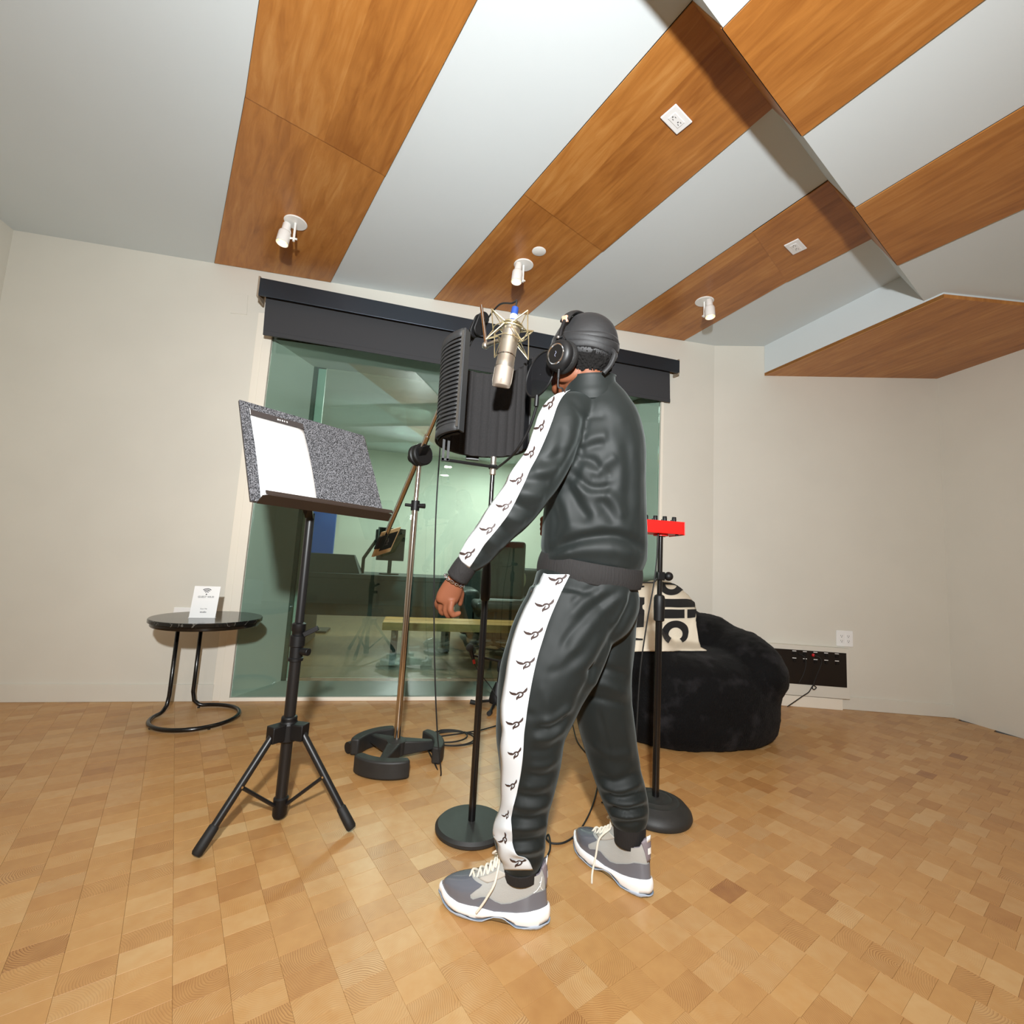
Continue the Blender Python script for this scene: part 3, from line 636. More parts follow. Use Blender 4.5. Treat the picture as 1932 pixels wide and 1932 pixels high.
# cable from the microphone round the boom and down to the floor
cb = smooth_path([MT-MA*.055, MT-MA*.085, at(966, 572, 1.60), at(942, 575, 1.68), at(918, 604, 1.79), at(893, 640, 1.88), at(862, 690, 1.93), at(836, 770, 1.97), at(830, 850, 1.98), at(823, 960, 1.99), at(819, 1100, 2.0), at(820, 1250, 2.0), at(825, 1380, 1.99), atz(832, 1462, .006), atz(820, 1440, .006), atz(806, 1412, .006)], 8)
tag(MB().tube(cb, .0033, n=8).build('microphone_cable', 'black_rubber', angle=180), 'thin black microphone cable hanging beside the chrome pole down to the floor', 'cable')
pts = []
cc = atz(850, 1392, .006)
for i in range(110):
    t = i/110*2*math.pi*3.2+2.4; r_ = .125-.012*(i//34)+.015*math.sin(i*.13); pts.append(cc+Vector((math.cos(t)*r_*1.05+.012*math.sin(t*.31), math.sin(t)*r_*.8+.02*math.cos(t*.27), .0035*(i/110)*2)))
pts = [atz(806, 1412, .006)]+pts+[atz(905, 1378, .006), atz(940, 1368, .006), atz(985, 1362, .006), atz(1040, 1352, .006)]
tag(MB().tube([tuple(p) for p in smooth_path([tuple(p) for p in pts], 2)], .0036, n=8).build('coiled_cable', 'black_rubber', angle=180), 'loose coil of black cable on the floor behind the round-based stand', 'cable')

# ================================================================== ROUND-BASED STAND, VOCAL SHIELD, POP FILTER
C0 = Vector((.258, 1.705, 0)); st = thing('round_base_stand', 'black microphone stand with a flat round iron base, carrying the foam shield', 'microphone stand', C0)
MB().lathe([(.001, .004), (.122, .004), (.127, .009), (.127, .018), (.118, .027), (.04, .033), (.001, .034)], C0, n=56).build('base', 'cast_iron', st)
MB().cyl(C0+Vector((0, 0, .03)), C0+Vector((0, 0, .86)), .0125, n=22).build('pole', 'black_gloss', st)
b = MB(); b.lathe([(.0125, .80), (.017, .805), (.0185, .83), (.0185, .87), (.015, .93), (.012, .945)], C0, n=22, cap=False); b.build('height_clutch', 'black_plastic', st)
MB().cyl(C0+Vector((0, 0, .93)), C0+Vector((0, 0, 1.33)), .0085, n=18).build('inner_pole', 'black_gloss', st)
MB().lathe([(.0085, 1.275), (.012, 1.278), (.012, 1.305), (.014, 1.308), (.014, 1.316), (.012, 1.32), (.012, 1.345), (.009, 1.348)], C0, n=20).build('thread_coupling', 'nickel', st)
vs_ = thing('vocal_shield', 'curved black microphone shield lined with ribbed foam', 'acoustic shield', C0+Vector((-.02, -.1, 1.36)))
SCn = Vector((.197, 1.56)); zb, zt = 1.352, 1.69
def arc(a, r_, z): t = math.radians(a); return Vector((SCn.x+math.cos(t)*r_*.85, SCn.y+math.sin(t)*r_, z))
A0, A1 = 230, -8
angs = np.linspace(A0, A1, 41)
rows = [[arc(a, .186, z) for a in angs] for z in np.linspace(zb, zt, 5)]
MB().grid(rows).build('shell', mat('shield_shell', (30, 30, 32), .5), vs_, solid=.004, angle=60)
# slotted outer skin: ribs with dark gaps between them
skin = mat('shield_grey', (40, 41, 42), .6)
for i in range(21):
    z = zb+.028+i*.0143
    MB().grid([[arc(a, .197+.002*math.sin((a-180)*.1), zz) for a in np.linspace(229, 160, 15)] for zz in (z, z+.0075)]).build('rib', skin, vs_, solid=.003, angle=60)
for z0, z1 in ((zb, zb+.026), (zt-.026, zt)):
    MB().grid([[arc(a, .197, zz) for a in np.linspace(230, 130, 18)] for zz in (z0, z1)]).build('rim', skin, vs_, solid=.004, angle=60)
b = MB(); pe = [arc(230, .199, 0), arc(230, .160, 0), arc(233.5, .160, 0), arc(233.5, .199, 0)]; b.prism([Vector((p.x, p.y, zb)) for p in pe], (0, 0, zt-zb)); b.build('end_strip', skin, vs_, smooth=False, bevel=.002)
MB().prism([Vector((*arc(229.5, .2005, 0).xy, zb+.01)), Vector((*arc(232.5, .2005, 0).xy, zb+.01)), Vector((*arc(232.5, .2035, 0).xy, zb+.01)), Vector((*arc(229.5, .2035, 0).xy, zb+.01))], (0, 0, zt-zb-.02)).build('edge_trim', mat('satin_alu', (190, 192, 196), .3, metal=1), vs_, smooth=False)
foamM = mat('foam', (36, 34, 34), .95, bump=1.0, bscale=520, bdist=.004, var=.25, vscale=300)
fa = np.linspace(229.5, -7, 160)
def fr_(a): return .158+.010*abs(math.sin((a-206)*math.pi/16.5))**.8
rows = [[arc(a, fr_(a), z) for a in fa] for z in np.linspace(zb-.004, zt-.008, 6)]
b = MB().grid(rows); b.grid([[arc(a, .183, zb-.004) for a in fa], [arc(a, fr_(a), zb-.004) for a in fa]]); b.grid([[arc(a, fr_(a), zt-.008) for a in fa], [arc(a, .183, zt-.008) for a in fa]])
b.build('ribbed_foam', foamM, vs_, angle=180, fix=False)
b = MB(); bx_ = arc(205, .17, 0)
for o_ in (-.008, .008): b.box((bx_.x+o_, bx_.y+.03, zb-.035), (.008, .014, .09))
b.box((bx_.x, bx_.y+.03, zb-.075), (.026, .014, .008))
q = Vector((bx_.x, bx_.y+.03, zb-.075)); e = C0+Vector((.018, 0, zb-.045)); b.tube([q, Vector((e.x, e.y, e.z))], .0058, n=6); b.cyl(C0+Vector((0, 0, zb-.052)), C0+Vector((0, 0, zb-.038)), .017, n=16)
b.build('mounting_arm', 'black_rubber', vs_, smooth=False)
MB().box((arc(95, .205, 0).x, arc(95, .205, 0).y, zb-.004), (.05, .02, .016)).build('rear_clamp', 'black_metal', vs_, smooth=False)
pf = thing('pop_filter', 'round black mesh pop filter in front of the face', 'pop filter', at(1022, 760, 1.44))
PC = at(1019, 706, 1.44); pn = Vector((.90, .36, -.10)).normalized(); pxx = Vector((0, 0, 1)).cross(pn).normalized(); pyy = pn.cross(pxx)
def pr(r_, t, o_=0): return PC+(pxx*math.cos(t)+pyy*math.sin(t))*r_+pn*o_
MB().tube([pr(.0745, 2*math.pi*i/48) for i in range(48)], .0032, n=8, closed=True).build('hoop', 'black_plastic', pf)
m, nt, bsd = nodes('mesh_cloth'); nt.nodes.remove(bsd); out = nt.nodes['Material Output']
dfn = N(nt, 'ShaderNodeBsdfDiffuse'); dfn.inputs[0].default_value = (.010, .010, .011, 1); trn = N(nt, 'ShaderNodeBsdfTransparent'); mxn = N(nt, 'ShaderNodeMixShader')
tcn = N(nt, 'ShaderNodeTexCoord'); brk = N(nt, 'ShaderNodeTexChecker', Scale=520.0); nt.links.new(tcn.outputs['UV'], brk.inputs['Vector'])
mr = N(nt, 'ShaderNodeMath', operation='MULTIPLY_ADD'); mr.inputs[1].default_value = -.12; mr.inputs[2].default_value = .14; nt.links.new(brk.outputs['Fac'], mr.inputs[0])
nt.links.new(mr.outputs[0], mxn.inputs[0]); nt.links.new(dfn.outputs[0], mxn.inputs[1]); nt.links.new(trn.outputs[0], mxn.inputs[2]); nt.links.new(mxn.outputs[0], out.inputs[0]); MATS['pop_mesh'] = m
o = MB().grid([[pr(r_, 2*math.pi*i/48, .001) for i in range(48)] for r_ in (.002, .03, .073)], closed=True).build('mesh_screen', 'pop_mesh', pf, fix=False)
uvl = o.data.uv_layers.new(name='UVMap')
for lp in o.data.loops:
    c = o.data.vertices[lp.vertex_index].co+ORG[pf.name]-PC; uvl.data[lp.index].uv = (c.dot(pxx)*.7+c.dot(pyy)*.7, c.dot(pyy)*.7-c.dot(pxx)*.7)
pb = pr(.076, -math.pi/2)
MB().tube(smooth_path([pb, pb+Vector((.002, .01, -.03)), pb+Vector((-.012, .05, -.10)), pb+Vector((-.04, .12, -.16)), C0+Vector((.012, -.01, 1.30))], 8), .0045, n=10).build('gooseneck', 'black_metal', pf)
MB().cyl(pb+Vector((0, 0, .004)), pb+Vector((.0, .004, -.03)), .0075, n=12).build('screen_holder', 'black_plastic', pf)

# ================================================================== RIGHT SIDE: RED MIXER, BEAN BAG, CONNECTION PANEL
K0 = Vector((.985, 1.735, 0)); ks = thing('dome_base_stand', 'black stand with a domed round base carrying the red box', 'microphone stand', K0)
prof = [(.001, .004), (.135, .004), (.138, .012), (.134, .026), (.115, .046), (.09, .056), (.0885, .0575), (.086, .0565), (.062, .062), (.0605, .0635), (.058, .0625), (.03, .068), (.001, .069)]
MB().lathe(prof, K0, n=56).build('base', 'cast_iron', ks)
MB().cyl(K0+Vector((0, 0, .06)), K0+Vector((0, 0, .80)), .0135, n=22).build('pole', 'black_gloss', ks)
b = MB(); b.lathe([(.0135, .74), (.021, .745), (.0225, .80), (.0225, .835), (.019, .845), (.0105, .85)], K0, n=22, cap=False); b.build('height_clutch', 'black_plastic', ks)
MB().cyl(K0+Vector((0, 0, .83)), K0+Vector((0, 0, 1.092)), .0100, n=18).build('inner_pole', 'black_gloss', ks)
b = MB(); b.box(K0+Vector((0, 0, .925)), (.032, .032, .034)); b.cyl(K0+Vector((.012, -.004, .925)), K0+Vector((.03, -.008, .925)), .007, n=10); b.ball(K0+Vector((.034, -.010, .925)), .0185); b.build('clamp_knob', 'black_plastic', ks, bevel=.003)
MB().tube([K0+Vector((-.014, -.006, .915)), K0+Vector((-.03, -.01, .897)), K0+Vector((-.12, -.02, .893))], .003, n=8).build('side_rod', 'black_metal', ks)
mxr = thing('red_headphone_mixer', 'red metal box with a row of black knobs on top of the domed stand', 'mixer', K0+Vector((-.03, 0, 1.095)))
X0, X1, Y0_, Y1_ = .81, 1.058, 1.68, 1.80; z0_, z1_ = 1.098, 1.150
redM = mat('red_paint', (226, 22, 18), .38)
MB().hexa([(X0, Y0_, z0_), (X1, Y0_, z0_), (X1, Y1_, z0_), (X0, Y1_, z0_)], [(X0, Y0_+.004, z1_), (X1, Y0_+.004, z1_), (X1, Y1_+.02, z1_+.006), (X0, Y1_+.02, z1_+.006)]).build('housing', redM, mxr, smooth=False, bevel=.002)
for x, s in ((X1, 1), (X0, -1)):
    ck = MB().hexa([(x, Y0_-.002, z0_-.003), (x+s*.004, Y0_-.002, z0_-.003), (x+s*.018, Y1_+.02, z0_-.003), (x+s*.014, Y1_+.02, z0_-.003)], [(x, Y0_, z1_), (x+s*.004, Y0_, z1_), (x+s*.018, Y1_+.03, z1_+.010), (x+s*.014, Y1_+.03, z1_+.010)]).build('end_cheek', redM, mxr, smooth=False, bevel=.0015)
    for yy in (.02, .09): MB().cyl((x+s*.006+s*yy*.11, Y0_+yy, 1.125), (x+s*.0075+s*yy*.11, Y0_+yy, 1.125), .0035, n=8).build('screw', 'black_metal', ck)
for i in range(6):
    x = 1.033-i*.0425; y = Y0_+.035
    kn = MB().lathe([(.001, 0), (.0095, 0), (.0095, .004), (.0088, .02), (.008, .021), (.001, .021)], (x, y, z1_), n=18).build('knob', 'black_plastic', mxr)
    MB().lathe([(.001, 0), (.006, 0), (.006, .006), (.001, .007)], (x-.016, y-.012, z1_), n=12).build('push_button', 'black_plastic', mxr)
for x in (X0+.02, X1-.02):
    for y in (Y0_+.02, Y1_): MB().cyl((x, y, z0_-.006), (x, y, z0_), .006, n=12).build('rubber_foot', 'black_rubber', mxr)
MB().cyl((K0.x, K0.y, 1.09), (K0.x, K0.y, 1.099), .03, n=20).build('mounting_flange', redM, mxr)
pts = smooth_path([(.955, 1.70, 1.098), (.95, 1.695, 1.03), (.935, 1.69, .9), (.915, 1.70, .75), (.90, 1.72, .55), (.895, 1.73, .30), (.90, 1.75, .06), (.88, 1.78, .006), (.80, 1.83, .006)], 8)
tag(MB().tube(pts, .003, n=8).build('mixer_cable', 'black_rubber', angle=180), 'black cable dropping from the red box beside its stand', 'cable')

# ---- bean bag armchair in black faux fur
def fused(parts, voxel, smooth_it=6, name='tmp'):
    """union of closed shells as one continuous skin"""
    me = bpy.data.meshes.new(name); me.from_pydata([tuple(v) for v in parts.v], [], parts.f); me.update()
    bm = bmesh.new(); bm.from_mesh(me); bmesh.ops.recalc_face_normals(bm, faces=bm.faces); bm.to_mesh(me); bm.free()
    o = bpy.data.objects.new(name, me); COL.objects.link(o)
    md = o.modifiers.new('r', 'REMESH'); md.mode = 'VOXEL'; md.voxel_size = voxel; md.adaptivity = 0
    if smooth_it:
        ms2 = o.modifiers.new('s', 'SMOOTH'); ms2.factor = .5; ms2.iterations = smooth_it
    dg = bpy.context.evaluated_depsgraph_get(); me2 = bpy.data.meshes.new_from_object(o.evaluated_get(dg))
    bpy.data.objects.remove(o); bpy.data.meshes.remove(me); return me2
def coords(me):
    a = np.empty(len(me.vertices)*3, 'f'); me.vertices.foreach_get('co', a); return a.reshape(-1, 3).astype(float)
def normals(me):
    a = np.empty(len(me.vertices)*3, 'f'); me.vertices.foreach_get('normal', a); return a.reshape(-1, 3).astype(float)
def setco(me, a): me.vertices.foreach_set('co', a.astype('f').ravel()); me.update()
def mesh_obj(name, me, material, parent=None):
    off = ORG.get(parent.name, Vector()) if parent else Vector()
    if off.length: setco(me, coords(me)-np.array(off))
    me.materials.clear(); me.materials.append(MATS[material] if isinstance(material, str) else material)
    me.polygons.foreach_set('use_smooth', [True]*len(me.polygons)); me.name = name
    o = bpy.data.objects.new(name, me); COL.objects.link(o)
    if parent: o.parent = parent
    ORG[o.name] = off; return o
def vnoise(p, seed=0):
    """cheap smooth value noise in numpy"""
    p = p+seed*17.31; i = np.floor(p).astype(int); f = p-i; f = f*f*(3-2*f); r = 0
    def hsh(a): 
        n = (a[:, 0]*374761393+a[:, 1]*668265263+a[:, 2]*2147483647) & 0x7fffffff; n = (n ^ (n >> 13))*1274126177 & 0x7fffffff; return ((n ^ (n >> 16)) & 0xffff)/65535.
    for dx in (0, 1):
        for dy in (0, 1):
            for dz in (0, 1):
                w_ = (f[:, 0] if dx else 1-f[:, 0])*(f[:, 1] if dy else 1-f[:, 1])*(f[:, 2] if dz else 1-f[:, 2])
                r = r+w_*hsh(i+np.array([dx, dy, dz]))
    return r*2-1
bb = thing('bean_bag_chair', 'large black faux-fur bean bag armchair by the right wall', 'armchair', (1.66, 2.66, 0))
p = MB(); tilt = Matrix.Rotation(-.22, 3, 'X')
rows = []
for z, f in ((.0, .90), (.04, .965), (.12, 1.0), (.24, 1.0), (.34, .97), (.42, .88), (.47, .70), (.49, .4)):
    rows.append([Vector((1.68+.52*f*math.copysign(abs(math.cos(t))**.72, math.cos(t)), 2.66+.44*f*math.copysign(abs(math.sin(t))**.72, math.sin(t)), z)) for t in [2*math.pi*i/48 for i in range(48)]])
p.grid(rows, closed=True); p.f += [tuple(range(48))[::-1], tuple(range(7*48, 8*48))]; p.m += [0, 0]
p.ball((1.40, 2.90, .58), (.27, .20, .31), 28, 18, R=tilt); p.ball((1.66, 2.90, .57), (.27, .20, .31), 28, 18, R=tilt); p.ball((1.62, 2.92, .46), (.46, .20, .30), 28, 18)
p.ball((2.0, 2.62, .38), (.21, .40, .235), 28, 18); p.ball((1.34, 2.66, .40), (.20, .36, .22), 28, 18); p.ball((1.92, 2.78, .45), (.22, .25, .23), 28, 18)
me = fused(p, .016, 14)
co = coords(me); no = normals(me)
d = .009*vnoise(co*6)+.003*vnoise(co*22, 3)+.0025*vnoise(co*70, 5)
co = co+no*d[:, None]; co[:, 2] = np.maximum(co[:, 2], .004); setco(me, co)
m, nt, bsd = nodes('faux_fur'); tcn = N(nt, 'ShaderNodeTexCoord')
n1 = N(nt, 'ShaderNodeTexNoise', Scale=9.0, Detail=3.0); nt.links.new(tcn.outputs['Object'], n1.inputs['Vector'])
cr = N(nt, 'ShaderNodeValToRGB'); cr.color_ramp.elements[0].position = .56; cr.color_ramp.elements[1].position = .74; cr.color_ramp.elements[0].color = (.0022, .0022, .0026, 1); cr.color_ramp.elements[1].color = (.017, .016, .018, 1)  # lighter grey patches in the base colour stand in for the fur's sheen
nt.links.new(n1.outputs['Fac'], cr.inputs[0]); nt.links.new(cr.outputs[0], bsd.inputs['Base Color'])
bsd.inputs['Roughness'].default_value = .75; bsd.inputs['Specular IOR Level'].default_value = .15; bsd.inputs['Sheen Weight'].default_value = .03; bsd.inputs['Sheen Roughness'].default_value = .4
mpn = N(nt, 'ShaderNodeMapping'); mpn.inputs['Scale'].default_value = (1, 1, .3); nt.links.new(tcn.outputs['Object'], mpn.inputs[0])
n2 = N(nt, 'ShaderNodeTexNoise', Scale=260.0, Detail=3.0); nt.links.new(mpn.outputs[0], n2.inputs['Vector']); bp = N(nt, 'ShaderNodeBump', Strength=.8, Distance=.006); nt.links.new(n2.outputs['Fac'], bp.inputs['Height']); nt.links.new(bp.outputs[0], bsd.inputs['Normal']); MATS['fur'] = m
bvh = BVHTree.FromPolygons([Vector(c) for c in co], [tuple(q.vertices) for q in me.polygons])
mesh_obj('fur_cover', me, 'fur', bb)
# throw blanket over back and seat
def hitpx(x, y, tree, lo=0.6):
    d_ = ray(x, y).normalized(); h = tree.ray_cast(CAM+d_*lo, d_); return h[0], h[1]
thb = thing('throw_blanket', 'cream throw blanket with big black lettering over the bean bag', 'blanket', (1.45, 2.62, .6))
def bl_edge(v): # left and right photo columns for the row
    y = 1098+v*132; return 1158+0*v, np.interp(y, (1098, 1106, 1140, 1200, 1224, 1231), (1293, 1297, 1308, 1317, 1321, 1334)), y
rows = []; NB, MBn = 40, 44
for j in range(MBn+1):
    v = j/MBn; xl, xr, y = bl_edge(v); row = []
    for i in range(NB+1):
        x = xl+(xr-xl)*i/NB; yy = y; hp = None
        for k in range(14):
            hp, hn = hitpx(x, yy, bvh)
            if hp is not None: break
            yy += 1.0
        row.append(hp+hn*.009 if hp is not None else (row[-1] if row else Vector((1.4, 2.8, .8))))
    rows.append(row)
G = np.array([[tuple(q) for q in r] for r in rows])
for it in range(3):   # the wool bridges small hollows
    H = G.copy(); H[1:-1, 1:-1] = (G[:-2, 1:-1]+G[2:, 1:-1]+G[1:-1, :-2]+G[1:-1, 2:]+2*G[1:-1, 1:-1])/6; G = H
G[:, :, 1] -= .004
def bsurf(u, v, o=0):
    u = min(max(u, 0), .9999)*NB; v = min(max(v, 0), .9999)*MBn; i, j = int(u), int(v); a, c = u-i, v-j
    q = (G[j, i]*(1-a)+G[j, i+1]*a)*(1-c)+(G[j+1, i]*(1-a)+G[j+1, i+1]*a)*c
    n_ = np.cross(G[j, i+1]-G[j, i], G[j+1, i]-G[j, i]); n_ /= (np.linalg.norm(n_)+1e-9)
    if n_[1] > 0: n_ = -n_
    return Vector(q+n_*o)
MB().grid([[Vector(q) for q in r] for r in G]).build('cloth', mat('cream_wool', (226, 216, 196), .9, bump=.8, bscale=600, bdist=.003, var=.08, vscale=400), thb, solid=.006, angle=180)
def px_to_uv(x, y): v = (y-1098)/132; xl, xr, _ = bl_edge(v); return (x-xl)/(xr-xl), v
inkM = mat('black_wool', (22, 21, 22), .95, bump=.8, bscale=600, bdist=.003)
def bl_poly(name, poly, fs=None):
    V = [bsurf(*px_to_uv(x, y), .0065) for x, y in poly]; b = MB(); b.add(V, fs or [tuple(range(len(V)))]); return b.build(name, inkM, thb, smooth=False, fix=False)
def bl_quads(name, quads):  # quads in photo columns/rows, subdivided so they follow the cloth
    b = MB()
    for (x0, y0, x1, y1) in quads:
        n1, n2 = 8, 4
        b.grid([[bsurf(*px_to_uv(x0+(x1-x0)*i/n1, y0+(y1-y0)*j/n2), .0065) for i in range(n1+1)] for j in range(n2+1)])
    return b.build(name, inkM, thb, smooth=False, fix=False)
def bl_ring(name, cx, cy, rx, ry, t0, t1, wdt, n=26):
    b = MB(); rows_ = []
    for f in (1, 1-wdt/2, 1-wdt):
        rows_.append([bsurf(*px_to_uv(cx+rx*f*math.cos(t), cy+ry*f*math.sin(t)), .0065) for t in np.linspace(t0, t1, n)])
    return b.grid(rows_).build(name, inkM, thb, smooth=False, fix=False)
bl_quads('letter_l', [(1247, 1132, 1307, 1147)])
bl_quads('letter_i', [(1247, 1151, 1288, 1167), (1293, 1151, 1310, 1167)])
bl_ring('letter_c', 1272, 1196, 26, 25, math.radians(126), math.radians(414), .52, 40)
bl_ring('letter_b', 1264, 1106, 22, 19, math.radians(-20), math.radians(200), .55)
bl_quads('letter_b', [(1244, 1102, 1294, 1106)])
bl_quads('letter_stroke', [(1193, 1108, 1213, 1211)])
bl_quads('letter_stroke', [(1160, 1120, 1186, 1205)])

# ---- connection panel on the right wall
cp = thing('connection_panel', 'low white housing with a black patch panel of sockets on the right wall', 'patch panel', wl(.7, 0, .03))
def wbox(s0, s1, z0, z1, o0, o1, name, m_, parent, **kw):
    return MB().prism([wl(s0, z0, o0), wl(s1, z0, o0), wl(s1, z0, o1), wl(s0, z0, o1)], (0, 0, z1-z0)).build(name, m_, parent, smooth=False, **kw)
wbox(.40, .965, .082, .445, .0, .05, 'housing', 'wall', cp, bevel=.003)
wbox(.42, .915, .0, .078, .0, .045, 'plinth', 'trim', cp, bevel=.002)
pn_ = wbox(.43, .942, .165, .412, .05, .053, 'patch_plate', mat('panel_black', (18, 14, 13), .4), cp)
for i in range(5):
    for j in range(2):
        s = .575+i*.075; z = .385-j*.052
        p0 = wl(s, z, .053); nrm = wl(s, z, .06)-p0
        MB().cyl(p0, p0+nrm*(1.2), .0105, n=16).build('socket', 'black_plastic', pn_)
        MB().prism([wl(s-.014, z+.016, .0535), wl(s+.014, z+.016, .0535), wl(s+.014, z+.016, .0538), wl(s-.014, z+.016, .0538)], (0, 0, .005)).build('socket_label', 'white_plastic', pn_, smooth=False)
MB().ball(wl(.705, .383, .062), .0115).build('red_plug', mat('red_plug', (200, 30, 36), .4), cp)
q = smooth_path([wl(.705, .383, .07), wl(.735, .372, .09), wl(.745, .33, .09), wl(.72, .25, .08), wl(.70, .18, .07), wl(.69, .15, .07), wl(.70, .14, .075), wl(.715, .155, .075), wl(.695, .165, .07), wl(.66, .12, .08), wl(.62, .09, .08), wl(.56, .05, .09), wl(.5, .01, .1)], 6)
tag(MB().tube(q, .0035, n=8).build('patch_cable', 'black_rubber', angle=180), 'short black cable hanging from the red plug of the patch panel', 'cable')
q = smooth_path([wl(.60, .385, .06), wl(.628, .37, .09), wl(.632, .32, .1), wl(.615, .25, .1), wl(.58, .18, .1)], 6)
tag(MB().tube(q, .003, n=8).build('patch_cable', 'black_rubber', angle=180), 'black cable in the patch panel socket nearest the bean bag', 'cable')

# ================================================================== SIDE TABLE WITH CARD
T0 = Vector((-1.12, 2.885, 0)); tb = thing('side_table', 'round black marble side table on a bent tube frame by the left wall', 'table', T0)
m, nt, bsd = nodes('black_marble'); tcn = N(nt, 'ShaderNodeTexCoord'); nzn = N(nt, 'ShaderNodeTexNoise', Scale=5.0, Detail=6.0, Distortion=2.2); nt.links.new(tcn.outputs['Object'], nzn.inputs['Vector'])
cr = N(nt, 'ShaderNodeValToRGB'); e = cr.color_ramp.elements; e[0].position = .495; e[0].color = srgb(24, 24, 23); e[1].position = .515; e[1].color = srgb(24, 24, 23); e.new(.505).color = srgb(120, 118, 112)
nt.links.new(nzn.outputs['Fac'], cr.inputs[0]); nt.links.new(cr.outputs[0], bsd.inputs['Base Color']); bsd.inputs['Roughness'].default_value = .12; MATS['marble'] = m
MB().lathe([(.001, .526), (.262, .526), (.27, .531), (.27, .546), (.266, .55), (.001, .55)], T0, n=72).build('table_top', 'marble', tb)
MB().lathe([(.001, .508), (.255, .508), (.258, .512), (.258, .526), (.001, .526)], T0, n=64).build('under_rim', 'black_gloss', tb)
rb_ = .205; zt_ = .014
a0 = math.radians(104); a1 = math.radians(166)
loop = [T0+Vector((math.cos(t), math.sin(t), 0))*rb_+Vector((0, 0, zt_)) for t in np.linspace(a0, a1-2*math.pi, 60)]
eA, eB = loop[0], loop[-1]
tA, tB = (loop[0]-loop[1]).normalized(), (loop[-1]-loop[-2]).normalized()
upA = [eA+tA*.02+Vector((0, 0, .006)), eA+tA*.045+Vector((0, 0, .03)), eA+tA*.055+Vector((0, 0, .08)), eA+tA*.055+Vector((0, 0, .495))]
upB = [eB+tB*.02+Vector((0, 0, .006)), eB+tB*.045+Vector((0, 0, .03)), eB+tB*.055+Vector((0, 0, .08)), eB+tB*.055+Vector((0, 0, .495))]
MB().tube(upA[::-1]+loop+upB, .0105, n=12).build('tube_frame', 'black_gloss', tb, angle=180)
for t in (.2, 1.9, 3.9, 5.4): MB().cyl(T0+Vector((math.cos(t)*rb_, math.sin(t)*rb_, 0)), T0+Vector((math.cos(t)*rb_, math.sin(t)*rb_, .006)), .007, n=10).build('glide', 'black_rubber', tb)
sg = atz(381, 1166, .5505); sgn = thing('wifi_card', 'small white card with a wireless symbol standing on the side table', 'sign', sg)
sx_ = Vector((.985, .17, 0)).normalized(); sz_ = Vector((.02, .10, 1)).normalized(); sn = sx_.cross(sz_).normalized()
if sn.y > 0: sn = -sn
cw_, ch_ = .124, .172
def card(u, v, n=0): return sg+sx_*((u-.5)*cw_)+sz_*(v*ch_)+sn*n
MB().prism([card(0, 0), card(1, 0), card(1, 1), card(0, 1)], -sn*.004).build('card', 'white_plastic', sgn, smooth=False, bevel=.001)
MB().prism([card(-.02, 0)+Vector((0, 0, 0)), card(1, 0), card(1, 0)-sn*.05, card(-.02, 0)-sn*.05], (0, 0, .003)).build('foot', 'white_plastic', sgn, smooth=False)
ink = mat('grey_ink', (58, 58, 62), .7)
for i, r_ in enumerate((.10, .165, .23)):
    b = MB(); cu, cv = .5, .755; ts = np.linspace(math.radians(48), math.radians(132), 14)
    b.grid([[card(cu+(r_+dr)*math.cos(t), cv+(r_+dr)*math.sin(t)*cw_/ch_, .0006) for t in ts] for dr in (-.016, .016)]); b.build('wave', ink, sgn, smooth=False, fix=False)
b = MB(); b.add([card(.5+.028*math.cos(t), .742+.028*math.sin(t)*cw_/ch_, .0006) for t in np.linspace(0, 6.283, 13)[:-1]], [tuple(range(12))]); b.build('dot', ink, sgn, smooth=False, fix=False)
def card_text(txt, u, v, hgt, bold=.0):
    vs, fs = text_mesh(txt, bold); x1 = max(p.x for p in vs); x0 = min(p.x for p in vs)
    b = MB(); b.add([card(u+(p.x-(x0+x1)/2)*hgt/cw_, v+p.y*hgt/ch_, .0006) for p in vs], fs); return b.build('lettering', ink, sgn, smooth=False, fix=False)
card_text('GUEST WI-FI', .5, .635, .0135, .01); card_text('Scan Me', .5, .27, .0095); card_text('studio', .5, .165, .012, .02)

# ================================================================== LOW MICROPHONE STAND BY THE GLASS
YQ = 3.04; L0 = Vector((aty(936, 1330, YQ).x, YQ, 0)); ls = thing('low_boom_stand', 'short black boom stand with a ball-headed microphone at the foot of the glass', 'microphone stand', L0)
zz = lambda y: aty(938, y, YQ).z
MB().lathe([(.012, zz(1287)), (.02, zz(1293)), (.042, zz(1308)), (.05, zz(1320)), (.046, .03), (.02, .02)], L0, n=24).build('weighted_hub', 'black_plastic', ls)
for dx, dy in ((-.15, .06), (-.07, -.16), (.17, .02)):
    f = L0+Vector((dx, dy, .016)); lg = MB().tube([L0+Vector((0, 0, .045)), f], .0085, n=10).build('leg', 'black_metal', ls)
    d = (f-L0).normalized(); MB().tube([f-d*.03, f+d*.012], .0145, n=12).build('rubber_foot', 'black_rubber', lg)
tpz = zz(1255); MB().cyl(L0+Vector((0, 0, .05)), L0+Vector((.012, 0, tpz)), .009, n=14).build('pole', 'black_metal', ls)
b = MB(); b.box(L0+Vector((.012, 0, tpz-.005)), (.034, .03, .07)); b.cyl(L0+Vector((.012, -.03, tpz-.02)), L0+Vector((.012, .03, tpz-.02)), .014, n=16); b.build('boom_clutch', 'black_plastic', ls, bevel=.003)
mA, mB_ = aty(893, 1237, YQ-.03), aty(960, 1251, YQ+.0); MB().tube([mA, mB_], .0075, n=12).build('boom_tube', 'black_metal', ls)
MB().tube([mB_-Vector((.06, 0, -.012)), mB_], .013, n=12).build('grip', 'black_rubber', ls)
MB().ball(aty(905, 1239, YQ-.02), .012).build('collar', 'chrome', ls)
